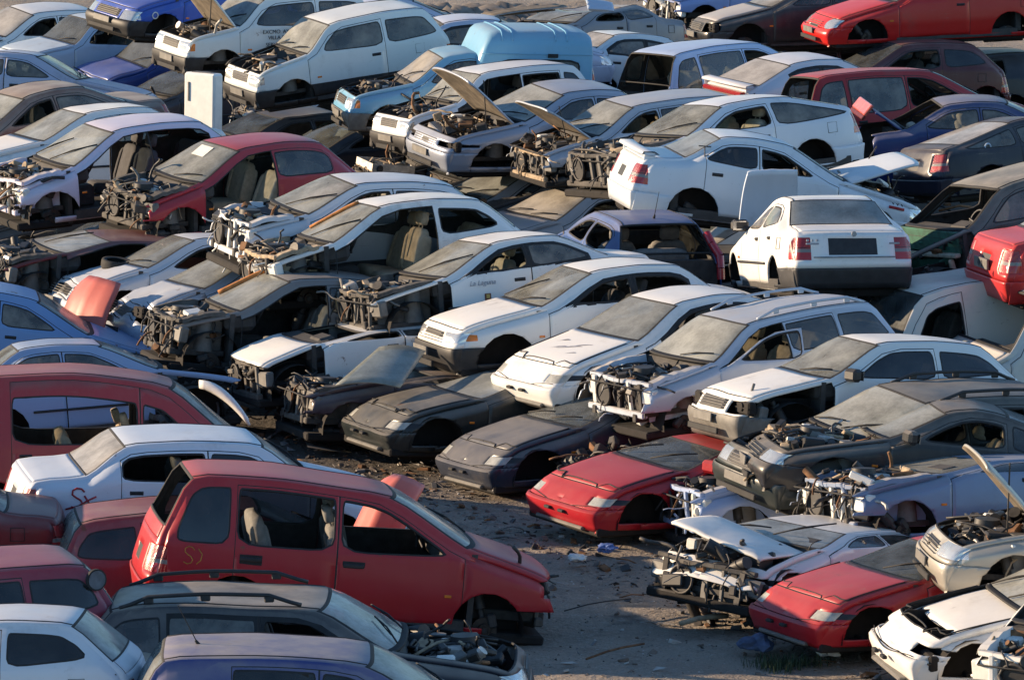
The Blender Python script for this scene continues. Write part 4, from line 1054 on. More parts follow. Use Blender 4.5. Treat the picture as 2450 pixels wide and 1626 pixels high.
K('A76','sed',(.30,.34,.40),'grey saloon with pale windscreen beneath the box van','saloon car','hoodoff w1L w2L',doors=2,dust=.5,wg=WG2)
K('A77','sed',(.42,.46,.50),'grey car crushed beneath the silver-blue saloon','car','hoodoff w1L w2L',doors=2,dust=.6,wg=WG2)
K('A77b','sed',(.24,.26,.30),'grey car crushed beneath the silver estate','car','w1L w2L lampoff crumple=0.5',doors=2,dust=.7,wg=WG4)
K('A78','sed',(.50,.50,.48),'pale car with tan dusty windscreen beneath the white rear-facing saloon','car','hoodoff w1L',doors=2,dust=.5,wg=WG4)
K('A75','clio',(.50,.56,.64),'pale blue wreck front beneath the boxy white three-door hatchback','car','strip fenL windoff w1L d1L d2L hoodoff',doors=2,dust=.3)
# dark crushed wrecks carrying the upper layer
RND=random.Random(5)
UP=dict(A43='white hatchback with amber corner lamp',A44='white car with stained bonnet',A46='white three-door with black mirror',A42='white saloon with a crest',A41='hatchback with the rust streak',A40='silver-white hatchback',A9='white doorless hatchback shell',A10='red hatchback with paper on its windscreen',A11='boxy hatchback with dark lower flanks',A4='boxy hatchback with door lettering',A3='bright blue hatchback',A18='sky-blue box van',A24='silver-blue saloon with raised bonnet',A25='silver estate with raised bonnet',A26='white coupe',A29='white saloon with spoiler',A31='white rear-facing saloon',A47='dark green estate',A16='bright red saloon',A15='black saloon with grey bonnet',A14='blue car with smashed nose',A32='dark green off-roader',A33='red saloon tail',A7='dusty maroon saloon',A8='white saloon with leaning trim',A23='boxy hatchback with chrome lamps')
for k,nm in UP.items():
    q=FIT[k]
    if q[2]<.3: continue
    h=q[2]+.20*q[6]; tn=RND.choice(['sed','clio','est','lancer']); 
    zs=min(1.0,max(.14,(h-.70)/.45))
    yaw=q[3]; off=RND.uniform(-.25,-.05)
    FIT['U'+k]=(q[0]+off*math.cos(yaw),q[1]+off*math.sin(yaw)+.1,-.14,yaw+RND.uniform(-.05,.05),RND.uniform(-.02,.02),RND.uniform(-.02,.02),.97)
    col=RND.choice([(.02,.02,.022),(.03,.012,.012),(.018,.022,.035),(.05,.05,.05),(.07,.075,.08)])
    K('U'+k,tn,col,'dark crushed wreck pressed beneath the '+nm,'car','hoodoff strip w1L w1R w2L w2R sag=.1 noseat crush=%.2f dent=.03 hang=16 nowiper'%zs,doors=2,dust=.3,wg=WG3,group='crushed wrecks carrying the upper layer')
# ------------------------------------------------------------------ lettering, special parts, loose scrap
def euler_side(s): return (PI/2,0,PI if s>0 else 0)
def flank(R,d,z,s,off=.012):
    zb=R['belt'](d)
    if z<=zb: y=R['plan'](d)*R['prof'](z)*R['W2']
    else:
        ye=float(np.interp(d,R['es'][:,0],R['es'][:,1])); ze=R['zt'](d); yb=R['plan'](d)*R['prof'](zb)*R['W2']; u=(ze-z)/max(.05,ze-zb); y=lerp(ye,yb,max(0,min(1,u)))
    return Vector((R['L']/2-d,s*(y+off),z))
def letters(c,txt,d,z,s,size,mat,name='lettering',shear=0):
    root,R,O,pm=c
    cu=bpy.data.curves.new(name,'FONT'); cu.body=txt; cu.size=size; cu.extrude=.002; cu.align_x='CENTER'; cu.shear=shear
    cu.materials.append(mat); tmp=bpy.data.objects.new(name,cu); me=bpy.data.meshes.new_from_object(tmp); bpy.data.objects.remove(tmp); o=link(name,me); o.parent=root; o.location=flank(R,d,z,s,.016); o.rotation_euler=euler_side(s); return o
def scrawl(c,strokes,s,r,mat,name='paint_scrawl'):
    root,R,O,pm=c; b=MB()
    for st in strokes: b.tube([flank(R,d,z,s,.003) for d,z in st],r,0,6)
    return link(name,b.mesh(name,[mat]),root)
def ontop(R,d,y,off=.004):
    best=None
    for i in range(len(R['cs'])-1):
        def P(k):
            c=R['cs'][k];e=R['es'][k];sv=min(1,abs(y)/e[1]); bl=1-(max(0,1-sv**R['t']['n']))**(1/R['t']['n']); return lerp(c[0],e[0],bl),lerp(c[1],e[2],bl)
        a=P(i);b=P(i+1)
        if a[0]<=d<=b[0]:
            u=(d-a[0])/max(1e-6,b[0]-a[0]); return Vector((R['L']/2-d,y,lerp(a[1],b[1],u)+off))
    return Vector((R['L']/2-d,y,.7))
DKP=plain('dark_lettering',(.03,.03,.035),.6); REDP=plain('red_spray_paint',(.35,.02,.03),.6); YELP=plain('ochre_crayon',(.45,.22,.03),.7); GRNP=plain('green_spray_paint',(.02,.22,.12),.6)
for q,(tx,z) in enumerate((('EXCMO. AY',.84),('VILLA S',.75),('SERVICIO',.64))): letters(C['A4'],tx,1.52,z,1,.085,DKP)
letters(C['A42'],'La Laguna',1.72,.80,1,.09,plain('faded_grey_lettering',(.30,.31,.36),.6),shear=.25)
def crest(c,d,z,s):
    root,R,O,pm=c;b=MB(); p=flank(R,d,z,s,.006); b.box(p,(.085,.012,.10),0,None,.01); b.cyl(p+Vector((0,0,-.05)),p+Vector((0,s*.004,-.075)),.04,.01,0,8); b.box(p+Vector((0,s*.008,.015)),(.045,.008,.05),1); link('crest',b.mesh('crest',[plain('crest_brown',(.16,.05,.03),.6),plain('crest_gold',(.55,.38,.10),.5)]),root)
crest(C['A42'],1.78,.64,1)
SP=[(.95,.82),(.75,.97),(.45,1),(.2,.88),(.18,.68),(.42,.54),(.7,.42),(.84,.25),(.72,.07),(.42,0),(.12,.1)]
def Spath(d,z,w,h): return [(d-u*w,z+(v-.5)*h) for u,v in SP]
scrawl(C['A65'],[Spath(3.76,.80,.17,.22),[(3.80,.68),(3.66,.72),(3.56,.78),(3.47,.82)],[(3.60,.83),(3.54,.74),(3.47,.68),(3.36,.66)]],-1,.011,REDP)
scrawl(C['A68'],[Spath(3.92,.82,.12,.17),[(3.78,.74),(3.74,.78),(3.73,.84),(3.77,.89)]],-1,.005,YELP)
scrawl(C['A29'],[[(3.30,1.20),(3.12,1.20)],[(3.21,1.20),(3.21,1.05)]],-1,.008,DKP)
scrawl(C['A29'],[[(.62,.70),(.40,.675)],[(.62,.685),(.40,.66)]],-1,.012,REDP); scrawl(C['A29'],[[(.58,.75),(.56,.73)],[(.52,.745),(.50,.72),(.49,.745)],[(.45,.74),(.43,.71)]],-1,.007,DKP)
scrawl(C['A19'],[[(3.35,.88),(3.2,.86),(3.25,.80),(3.1,.83)],[(3.3,.7),(3.2,.66),(3.28,.6)]],-1,.016,GRNP)
root,R,O,pm=C['A3']; b=MB(); p=flank(R,.55,.62,1,.004); b.torus(p,(0,1,0),.055,.010,0,18,6); link('white_ring_mark',b.mesh('white_ring_mark',[WHITEJ]),root)
root,R,O,pm=C['A28']; b=MB(); p=flank(R,3.35,.93,-1,.004); b.torus(p,(0,1,0),.05,.014,0,18,6); link('filler_ring',b.mesh('filler_ring',[SIL and plain('pale_blue_ring',(.4,.5,.62),.5)]),root)
root,R,O,pm=C['A10']; b=MB(); i=R['key']['cw']+4
c=R['cs'][i];e=R['cs'][i+1]; p=Vector((R['L']/2-c[0],-.05,c[1])); q=Vector((R['L']/2-e[0],-.05,e[1])); d=(q-p).normalized(); n=d.cross(Vector((0,1,0))); n=-n if n.z<0 else n
o=p+n*.012; b.add([o+Vector((0,-.14,0)),o+Vector((0,.20,0)),o+d*.22+Vector((0,.16,0)),o+d*.22+Vector((0,-.18,0))],[(0,1,2,3)]); link('paper_sheet',b.mesh('paper_sheet',[plain('white_paper',(.72,.72,.66),.8,var=.08)]),root)
for cid,y0,y1 in (('A41',.55,.10),('A39',-.62,-.60)):
    root,R,O,pm=C[cid]; b=MB(); P=[]
    for k in range(9):
        f=R['key']['cw']+2+k*.5; i=int(f); c=R['cs'][i]*(1-(f-i))+R['cs'][i+1]*(f-i); e=R['es'][i]*(1-(f-i))+R['es'][i+1]*(f-i); y=lerp(-y0,-y1,k/8) if cid=='A41' else lerp(y0,y1,k/8)
        bl=1-(max(0,1-abs(y)**R['t']['n']))**(1/R['t']['n']); P.append(Vector((R['L']/2-lerp(c[0],e[0],bl)+.008,y*e[1],lerp(c[1],e[2],bl)+.012)))
    b.tube(P,.022 if cid=='A41' else .035,0,6); link('rust_streak',b.mesh('rust_streak',[plain('orange_rust',(.42,.17,.05),.9,var=.4)]),root)
# wedge-nosed cars: bonnet shut lines and nose crease
for cid in ('A44','A51','A53','A54','A55','A56'):
    root,R,O,pm=C[cid]; b=MB()
    for s in (1,-1):
        pts=[(.50,0),(.50,.16),(.49,.30),(.44,.36),(.56,.44),(.55,.58),(.60,.69)]
        Q=[]
        for (d0,y0),(d1,y1) in zip(pts[:-1],pts[1:]): Q+=[ontop(R,lerp(d0,d1,k/4),s*lerp(y0,y1,k/4),.001) for k in range(4)]
        ey=lambda d: float(np.interp(d,R['es'][:,0],R['es'][:,1]))
        b.tube(Q+[ontop(R,lerp(.66,1.30,k/9),s*.925*ey(lerp(.66,1.30,k/9)),.001) for k in range(10)],.009,0,5)
        b.tube([ontop(R,lerp(.16,.25,(k/12)**2),s*lerp(0,.66,k/12),.002) for k in range(13)],.005,0,5)
    link('shut_line',b.mesh('shut_line',[SEAM]),root)
# grey stains on the white bonnet
root,R,O,pm=C['A44']; b=MB(); r=random.Random(4)
for (d,y,l,w) in ((.85,.05,.34,.05),(.95,.18,.30,.06),(.80,-.12,.22,.05),(.98,-.30,.16,.06),(.72,.28,.14,.04)):
    P=[]
    for k in range(8):
        u=k/7; ww=w*math.sin(PI*min(1,max(0.04,u)))*r.uniform(.7,1.2)+.008; P.append([ontop(R,d+l*(u-.5)*.5,y+l*(u-.5)-ww*.5,.0045),ontop(R,d+l*(u-.5)*.5+ww,y+l*(u-.5)+ww*.4,.0045)])
    b.sheet(P,0,True)
link('bonnet_stain',b.mesh('bonnet_stain',[plain('grey_stain',(.30,.30,.34),.6)]),root)
# ribbed cargo box of the sky-blue van
root,R,O,pm=C['A18']; b=MB(); P=[]
def sec(d,h,w=.79,r=.20):
    pts=[(w,.40),(w,.9),(w-.005,h-r-.02)]
    pts+=[(w-.01-r+r*math.cos(a),h-r+r*math.sin(a)) for a in [PI/2*k/6 for k in range(7)]]+[(w*.35,h+.012)]
    pts=pts+[(-y,z) for y,z in pts[::-1]]
    return [Vector((2.0-d,y,z)) for y,z in pts]
for d,h,w in ((2.03,1.38,.74),(2.05,1.46,.77),(2.17,1.72,.79),(2.24,1.78,.79),(2.34,1.80,.79),(3.0,1.81,.79),(3.6,1.80,.79),(3.76,1.78,.79),(3.82,1.73,.78),(3.84,1.65,.76)): P.append(sec(d,h,w))
b.sheet(P,0,True); n=len(P[0])
b.add(P[0],[tuple(range(n))],0); b.add(P[-1],[tuple(range(n))[::-1]],0)
me=b.mesh('cargo_box',[paint(SKYB,.4)]); me.set_sharp_from_angle(angle=.6); cb=link('cargo_box',me,root)
for d in (2.40,2.56,3.24,3.42):
    rb=MB(); S_=sec(d,1.803); rb.tube([p+Vector((0,0,.004)) for p in S_[4:-4]],.013,0,6); link('roof_rib',rb.mesh('roof_rib',[paint(SKYB,.16)]),cb)
for s in (1,-1):
    rb=MB(); pl=chaikin([(2.36,.98),(3.62,.98),(3.62,1.37),(2.36,1.37)],2,.12); 
    rb.add([Vector((2-d,s*.794,z)) for d,z in pl],[tuple(range(len(pl)))[::s]],0); w=link('window',rb.mesh('window',[SGM]),cb)
    rb=MB(); rb.tube([Vector((2-d,s*.796,z)) for d,z in pl+[pl[0]]],.014,0,6); link('frame',rb.mesh('frame',[SEAM]),w)
rb=MB(); rb.tube([Vector((2-d,.797,1.46)) for d in (2.06,2.5,3.2,3.83)],.006,0,4); rb.box((2-3.2,.80,1.44),(.16,.02,.06),1); [rb.tube([Vector((2-d,.793,z)) for z in (.45,.75,.96)],.012,0,5) for d in (2.3,2.6,2.9,3.2,3.5,3.75)]; rb.tube([Vector((2-2.165,y,1.52)) for y in (-.72,0,.72)],.010,1,5); link('drip_moulding',rb.mesh('drip_moulding',[paint(SKYB,.1),SEAM]),cb)
root,R,O,pm=C['A31']; b=MB(); xr=-R['L']/2-.02; zz=R['t']['C']['tl'][1]
b.cyl((xr+.03,0,zz-.055),(xr+.015,0,zz-.055),.035,.032,0,14); b.box((xr+.01,0,.635),(.02,1.02,.016),0,None,.004)
for y,wd in ((.52,.16),(-.50,.13)): b.box((xr+.02,y,.80),(.012,wd,.022),1,None,.004); 
for y in (.46,.52,.58): b.box((xr+.02,y,.84),(.012,.03,.03),1,None,.004)
link('boot_badge',b.mesh('boot_badge',[plain('dull_badge',(.22,.22,.23),.4,.5),plain('grey_badge',(.30,.31,.34),.5)]),root)
# oval mirror on the dark off-roader's tail
root,R,O,pm=C['A71']; b=MB(); b.cyl((-R['L']/2+.34,-.30,1.74),(-R['L']/2+.36,-.33,1.74),.10,.10,0,20); b.cyl((-R['L']/2+.36,-.33,1.74),(-R['L']/2+.362,-.333,1.74),.085,.085,1,20); b.cyl((-R['L']/2+.3,-.3,1.52),(-R['L']/2+.35,-.3,1.62),.02,None,0,8)
link('round_mirror',b.mesh('round_mirror',[SEAM,plain('mirror_blue_grey',(.12,.14,.18),.3,.3)]),root)
root,R,O,pm=C['A32']; b=MB(); xb=R['L']/2-R['t']['C']['cw'][0]
b.box((xb+.02,0,.92),(.05,R['W2']*1.62,.28),0,None,.01); b.box((xb+.06,0,.55),(.05,R['W2']*1.3,.30),0,None,.02); b.box((xb+.08,.0,.75),(.10,R['W2']*1.68,.055),1,Euler((.03,0,0)),.015)
for s in (-1,1): b.box((xb+.10,s*R['W2']*.72,.52),(.07,.06,.42),1,Euler((s*.08,.1,0)),.015)
junk(b,random.Random(6),xb+.02,xb+.12,-.7,.7,.4,1.0,24,.4,.7)
tr=MB(); tr.v=b.v;tr.f=b.f;tr.m=[q for q in b.m];tr.sm=b.sm; link('green_bulkhead',tr.mesh('green_bulkhead',[plain('green_primer',(.022,.105,.07),.6,var=.5,scale=7),plain('cream_bar',(.48,.43,.33),.7),BLACK,RUST,DARKJ,WHITEJ,GREYP]),root)
root,R,O,pm=C['A30']; b=MB(); P=[flank(R,d,z,-1,-.005) for d,z in ((3.30,1.22),(3.42,1.10),(3.53,.95),(3.60,.80),(3.63,.66))]
for p,q in zip(P[:-1],P[1:]): b.cyl(p,q,.055,.055,0,10)
link('tail_lamp',b.mesh('tail_lamp',[plain('red_lamp_column',(.40,.02,.03),.25,coat=.6)]),root)
root,R,O,pm=C['A27']; bl=[o for o in root.children if o.name.startswith('boot_lid')][0]; b=MB(); dl=R['t']['C']['tl'][0]-R['t']['C']['wb'][0]
b.box((-dl-.02,0,-.10),(.05,1.15,.20),0,None,.015); b.box((-dl-.01,0,-.235),(.05,1.15,.07),1,None,.01); link('red_reflector',b.mesh('red_reflector',[plain('pink_red_reflector',(.60,.12,.09),.35,coat=.4),plain('dark_red_edge',(.12,.01,.012),.5)]),bl)
root,R,O,pm=C['A21']; b=MB(); b.box((-R['L']/2+.10,0,.85),(.10,1.2,.13),0,None,.02); link('red_reflector',b.mesh('red_reflector',[REDL]),root)
# ---- loose pieces
G2='loose scrap among the cars'
def panel(name,label,cat,loc,rot,w,l,mat,curve=.12,back=HOODU,edge=.5,group=G2,ribs=True):
    """a loose bonnet: curved sheet with a turned-down nose"""
    b=MB();P=[];n=10
    for i in range(n+1):
        u=i/n; r=[]
        for j in range(13):
            v=j/12*2-1; ww=w/2*(1-.16*u**2-(.25*max(0,u-.85)/.15 if edge else 0)*.5); z=-curve*v*v-curve*1.1*max(0,(u-.55)/.45)**2+.012*math.cos(v*9)*(1-abs(v))
            r.append((l*(u-.5),ww*v,z))
        P.append(r)
    b.sheet(P,0,True); o=link(name,b.mesh(name,[mat,back]),None,loc,rot); solid(o,.025); 
    # stiffening ribs under the panel
    if not ribs: return tag(o,label,cat,group)
    b=MB()
    for v in (-.6,0,.6): b.box((-.03,v*w/2,-.055-curve*v*v),(l*.75,.05,.03),0,None,.01)
    link('stiffener',b.mesh('stiffener',[back]),o)
    return tag(o,label,cat,group)
CORAL=paint((.56,.13,.10),.1,.45)
b=MB(); b.box((0,0,0),(.24,.62,1.30),0,None,.035); b.box((.0,.0,.652),(.14,.4,.02),1,None,.008); b.box((-.126,.2,.35),(.02,.03,.30),1,None,.006)
o=link('metal_cabinet',b.mesh('metal_cabinet',[plain('white_enamel',(.78,.78,.75),.45,var=.06),GREYP]),None,(-4.86,91.55,1.55),(0,.03,.95)); tag(o,'tall plain white metal cabinet standing upright between the car piles','cabinet')
panel('loose_bonnet','coral red bonnet standing on end behind the sky-blue saloon','bonnet',(-5.66,75.95,.80),(0.1,-1.15,.62),.95,1.0,CORAL,.10,CORAL)
panel('loose_bonnet','coral red bonnet standing behind the red people carrier','bonnet',(-1.36,60.9,1.04),(.35,-1.0,.75),.55,.78,CORAL,.14,CORAL)
panel('loose_bonnet','pale blue-white bonnet leaning upright beside the white saloon with T mark','bonnet',(3.42,77.2,2.12),(0,-1.35,-1.35),.80,.85,paint((.60,.68,.78),.1),.05,paint((.60,.68,.78),.1),edge=0,ribs=False)
panel('loose_bonnet','flat grey bonnet lying on the crushed car at the top edge','bonnet',(.12,106.2,1.72),(.10,.06,3.5),1.2,1.45,paint((.30,.31,.33),.6),.04)
panel('loose_wing','pale blue wing panel at the top edge beside the grey bonnet','car wing',(1.60,106.2,1.80),(.5,.1,.2),.32,.5,paint((.42,.52,.66),.2),.02,paint((.42,.52,.66),.2),edge=0)
def strip(name,label,cat,pts,h,mat,th=.03,lip=.05):
    b=MB();P=[]
    for k,p in enumerate(pts):
        p=Vector(p); w=math.sin(PI*(k+.4)/(len(pts)-.2))*.35+.65
        P.append([p+Vector((0,-.02,h*.5*w)),p+Vector((0,-lip,h*.25*w)),p+Vector((0,-lip,-h*.25*w)),p+Vector((0,0,-h*.5*w))])
    b.sheet(P,0,True); o=link(name,b.mesh(name,[mat,INT])); solid(o,th); return tag(o,label,cat,G2)
strip('loose_wing','white curved wing strip poking out behind the dark red van','car wing',[(-3.74+.60*t,69.0-.25*t,.99-.40*t*t-.02*t) for t in [k/9 for k in range(10)]],.15,paint(WHT,.15))
# loose windscreen over the purple wreck
b=MB(); A_=[Vector(p) for p in ((-2.12,69.3,.93),(-1.34,69.3,.90),(-1.05,70.5,1.15),(-1.62,70.5,1.20))]
P=[[A_[0].lerp(A_[3],v).lerp(A_[1].lerp(A_[2],v),u)+Vector((0,0,.05*math.sin(PI*u))) for u in [k/8 for k in range(9)]] for v in [k/6 for k in range(7)]]
b.sheet(P,0,True); o=link('loose_windscreen',b.mesh('loose_windscreen',[dustyglass('green_grey_glass',(.27,.29,.26),.97)])); solid(o,.012,0); tag(o,'greenish dusty loose windscreen lying over the purple wreck','windscreen',G2)
def on(cid,v): return Matrix.LocRotScale(Vector(FIT[cid][:3]),Euler((FIT[cid][5],FIT[cid][4],FIT[cid][3])),Vector((FIT[cid][6],)*3))@Vector(v)
def loose_tyre(loc,rot,label,sc=1):
    o=link('scrap_tyre_ring',TYREM,None,loc,rot); o.scale=(sc,)*3; return tag(o,label,'tyre',G2)
p=on('A37',(1.0,-.05,.93)); loose_tyre(p,(PI/2+.10,.1,.3),'black tyre lying on the pale silver bonnet',.72)
p=on('A47',(-2.9,-.6,.3))
loose_tyre((2.9,62.3,.10),(PI/2,.1,0),'worn tyre flat on the earth beside the wedge-nosed wreck with sprung bonnet',.95)
# shallow tray of parts
b=MB(); b.box((0,0,0),(.72,.55,.03),0)
for s in (-1,1): b.box((0,s*.27,.06),(.72,.02,.11),1); b.box((s*.36,0,.06),(.02,.55,.11),1)
r=random.Random(8); junk(b,r,-.3,.3,-.22,.22,.03,.12,26,.9,.8)
tr=MB(); tr.v=b.v;tr.f=b.f;tr.m=[m for m in b.m];tr.sm=b.sm
o=link('parts_tray',tr.mesh('parts_tray',[TANJ,ALU,BLACK,RUST,TANJ,WHITEJ,GREYP]),None,(-1.95,89.2,.98),(.10,.12,.5)); tag(o,'shallow tray of tan parts under the bumper of the boxy car with chrome lamps','tray',G2)
# dark red glow-lamp tail and grey plate at the right edge red tail
root,R,O,pm=C['A33']; b=MB(); b.box((-R['L']/2-.005,0,.66),(.03,.46,.13),0,None,.006); b.box((-R['L']/2-.022,.05,.66),(.006,.07,.07),1,Euler((.5,0,0))); b.box((-R['L']/2-.022,-.05,.655),(.006,.05,.08),1,Euler((-.2,0,0))); link('number_plate',b.mesh('number_plate',[GREYP,DKP]),root)
# ---- individual litter on the lane
def crumple(name,label,cat,loc,size,mat,seed,flat=.5):
    r=np.random.RandomState(seed); bm=bmesh.new(); bmesh.ops.create_icosphere(bm,subdivisions=3,radius=size)
    A=np.array([v.co for v in bm.verts]); d=noisef(A/size,.55,3,seed)+noisef(A/size,.3,8,seed+1)
    for v,k in zip(bm.verts,d): v.co=v.co*(1+k); v.co.z*=flat
    me=bpy.data.meshes.new(name); bm.to_mesh(me); bm.free(); me.materials.append(mat); return tag(link(name,me,None,loc),label,cat,'litter on the lane')
crumple('plastic_bag','crumpled white plastic bag alone on the lane','bag',(.71,63.2,.02),.10,WHITEJ,1,.4)
crumple('plastic_bag','crumpled blue plastic bag near the white one on the lane','bag',(1.05,63.75,.02),.11,plain('blue_plastic',(.08,.14,.34),.5),2,.4)
crumple('rag','blue-grey rag by the nose of the lower faded red car','rag',(2.50,58.6,.04),.16,plain('blue_cloth',(.07,.10,.18),.9),3,.5)
crumple('foam_scrap','white foam scrap under the lower faded red car','foam',(3.22,58.2,.05),.12,WHITEJ,4,.5)
crumple('foam_scrap','white foam scrap below the pale blue wreck at the lane edge','foam',(1.95,62.0,.03),.08,WHITEJ,6,.5)
def bar(label,a,b_,r_,mat,name='metal_bar',cat='bar'):
    m=MB(); a=Vector(a);c=Vector(b_); m.tube([a,a.lerp(c,.33)+Vector((.02,.03,.02)),a.lerp(c,.66)+Vector((-.02,0,.015)),c],r_,0,6); return tag(link(name,m.mesh(name,[mat])),label,cat,'litter on the lane')
bar('pale wooden lath on the earth left of the lower faded red car',(1.75,59.6,.03),(2.25,59.9,.05),.03,TANJ,'wooden_lath','lath')
bar('rusty rod lying across the lane in front of the red people carrier',(.75,57.9,.02),(1.35,58.6,.03),.012,RUST,'rusty_rod','rod')
bar('thin loop of wire on the lane beyond the people carrier nose',(.55,60.3,.02),(1.25,60.9,.03),.007,BLACK,'wire','wire')
# ---- stuff nobody could count
def scatter(name,label,n,region,seed,mats,smin,smax,cat='debris'):
    r=random.Random(seed);b=MB()
    for _ in range(n):
        x,y,k=region(r); s=r.uniform(smin,smax)*(r.random()**1.5+.25)
        e=Euler((r.uniform(-.6,.6),r.uniform(-.6,.6),r.uniform(0,6)))
        z=float(hfun(np.array(x),np.array(y)))+s*.12
        m=r.choices(range(len(mats)),k=1)[0]
        t=r.random()
        if t<.55: b.box((x,y,z),(s*r.uniform(.5,1.6),s*r.uniform(.4,1),s*r.uniform(.12,.5)),m,e,s*.05)
        elif t<.75:
            v=Vector((x,y,z)); d=Vector((r.uniform(-1,1),r.uniform(-1,1),r.uniform(0,.3)))*s*1.3; b.tube([v-d,v+Vector((0,0,s*.2)),v+d],s*.07,m,5)
        else:
            v=[Vector((x,y,z))+Vector((r.uniform(-1,1),r.uniform(-1,1),r.uniform(0,.35)))*s for _ in range(4)]; b.add(v,[(0,1,2),(0,2,3)],m)
    return tag(link(name,b.mesh(name,mats)),label,cat,kind='stuff')
def hfun(x,y):
    z=0
    for k,(a,s) in enumerate(((.05,.35),(.03,1.1),(.014,3.1))): z=z+a*np.sin(x*s*1.3+k*2+np.sin(y*s*.7+k))*np.cos(y*s+k*1.7+np.sin(x*s*.9))
    return z-.06
def reg_edge(r):
    t=r.random(); 
    if t<.55:   # foot of the right-hand row
        u=r.random(); x=lerp(-1.6,4.6,u)+r.gauss(0,.28); y=lerp(69.2,56.6,u)+r.gauss(0,.35); return x-.25,y-.1,0
    if t<.8:
        return r.uniform(-4.2,-.6),r.uniform(66.5,72),0
    return r.uniform(-3,-.5),r.uniform(68.5,71.5),0
ST=[plain('dark_scrap',(.035,.03,.028),.8,var=.6),plain('earth_clod',(.15,.12,.10),.95,var=.4),RUST,plain('grey_scrap',(.16,.15,.145),.7,var=.5),BLACK,plain('pale_scrap',(.42,.40,.37),.7,var=.3)]
scatter('scrap_debris','broken plastic and metal bits strewn at the foot of the car piles',1500,reg_edge,11,ST[:5],.02,.11)
scatter('small_litter','small stones and bright flakes strewn over the bare lane',7000,lambda r:(r.uniform(-1.5,5.0),r.uniform(55.5,70),0),12,[ST[1],ST[3],ST[1],ST[0],ST[3],ST[5]],.006,.03)
scatter('lane_stones','pale and brown stones scattered on the lane',900,lambda r:(r.uniform(-1.8,5.0),r.uniform(55.5,70.5),0),17,[ST[1],ST[3],ST[5]],.03,.10)
def reg_under(r):
    return r.uniform(-9,9.5),r.uniform(70,106),0
scatter('deep_debris','dark scrap lying between the stacked cars',900,reg_under,13,ST[:5],.08,.5)
def heap(label,c,R3,n,seed,pal=None):
    r=random.Random(seed);b=MB();mats=pal or [ST[0],BLACK,DARKJ,plain('crushed_grey',(.10,.10,.10),.6,var=.5),RUST,plain('crushed_pale',(.30,.30,.30),.6,var=.4),plain('crushed_red',(.12,.012,.015),.6)]
    for _ in range(n):
        a=r.uniform(0,6.28);q=math.sqrt(r.random()); x=c[0]+R3[0]*q*math.cos(a);y=c[1]+R3[1]*q*math.sin(a);z=c[2]+R3[2]*r.random()*(1-.6*q)
        m=r.choices(range(7),[6,5,5,3,1.2,.8,.5])[0]; t=r.random(); E=Euler((r.uniform(-1.2,1.2),r.uniform(-1.2,1.2),r.uniform(0,6))).to_matrix()
        if t<.45:
            w=r.uniform(.10,.34);h=r.uniform(.08,.26);k1=r.uniform(-1.5,1.5);P=[]
            for i in range(5):
                P.append([tuple(Vector((x,y,z))+E@Vector(((i/4-.5)*w,(j/3-.5)*h,.10*w*math.sin(k1*3*(i/4-.5)*2)+r.uniform(-.02,.02)))) for j in range(4)])
            b.sheet(P,m,False); b.sheet([[tuple(Vector(p)+Vector((0,0,-.006))) for p in rw_] for rw_ in P],m,False,True)
        elif t<.75:
            v=Vector((x,y,z));d=Vector((r.uniform(-1,1),r.uniform(-1,1),r.uniform(-.5,.8))).normalized();pts=[v]
            for _k in range(7): d=(d+Vector((r.uniform(-.5,.5),r.uniform(-.5,.5),r.uniform(-.6,.3)))).normalized(); v=v+d*.07; pts.append(v)
            b.tube(pts,r.uniform(.006,.022),m,5)
        else: b.box((x,y,z),(r.uniform(.05,.24),r.uniform(.04,.16),r.uniform(.03,.14)),m,Euler((r.uniform(-1,1),r.uniform(-1,1),r.uniform(0,6))),.01)
    return tag(link('tangled_scrap',b.mesh('tangled_scrap',mats)),label,'scrap',kind='stuff')
heap('dark tangle of torn scrap in front of the grey wreck with orange-rimmed windscreen',(-4.35,71.6,-.05),(1.0,.9,.75),330,31)
heap('dark tangle of torn scrap beneath the crumpled silver-blue hatchback',(-5.2,74.6,-.05),(.9,.8,.55),200,32)
heap('black torn scrap hanging beneath the nose of the silver estate car',(1.15,66.9,.28),(.55,.45,.42),170,33)
heap('dark scrap under the doorless white hatchback shell',(-7.2,79.9,.1),(1.0,.7,.8),230,34)
heap('dark scrap between the pale blue wreck and the sprung-bonnet wreck',(4.0,61.9,-.05),(1.2,.5,.45),160,35)
heap('dark scrap spilling below the white saloon with a crest',(-2.2,71.6,.0),(.7,.5,.6),170,36)
heap('dark scrap below the champagne saloon front',(4.9,57.2,-.05),(.8,.3,.4),90,37)
def grass(name,label,n,region,seed,mat,h):
    r=random.Random(seed);b=MB()
    for _ in range(n):
        cx,cy=region(r); z=float(hfun(np.array(cx),np.array(cy)))-.01
        for _ in range(14):
            x=cx+r.gauss(0,.07);y=cy+r.gauss(0,.07);a=r.uniform(0,6.28);l=h*r.uniform(.4,1.2);w=.006;dx,dy=math.cos(a)*l*.5,math.sin(a)*l*.5
            p=Vector((x,y,z));q=p+Vector((dx*.4,dy*.4,l*.7));t=p+Vector((dx,dy,l)); sd=Vector((-math.sin(a),math.cos(a),0))*w
            b.add([p-sd,p+sd,q+sd*.7,q-sd*.7,t],[(0,1,2,3),(3,2,4)],0)
    return tag(link(name,b.mesh(name,[mat])),label,'weeds',kind='stuff')
def reg_g(r):
    u=r.random(); return lerp(-1.0,4.4,u)-.5+r.gauss(0,.4),lerp(67.2,57.2,u)-.3+r.gauss(0,.35)
grass('green_weeds','dark green weed tuft by the lower faded red car',30,lambda r:(2.75+r.gauss(0,.16),58.1+r.gauss(0,.12)),22,plain('weed_leaves',(.035,.06,.028),.8,var=.5),.13)
b=MB(); n=46;P=[]
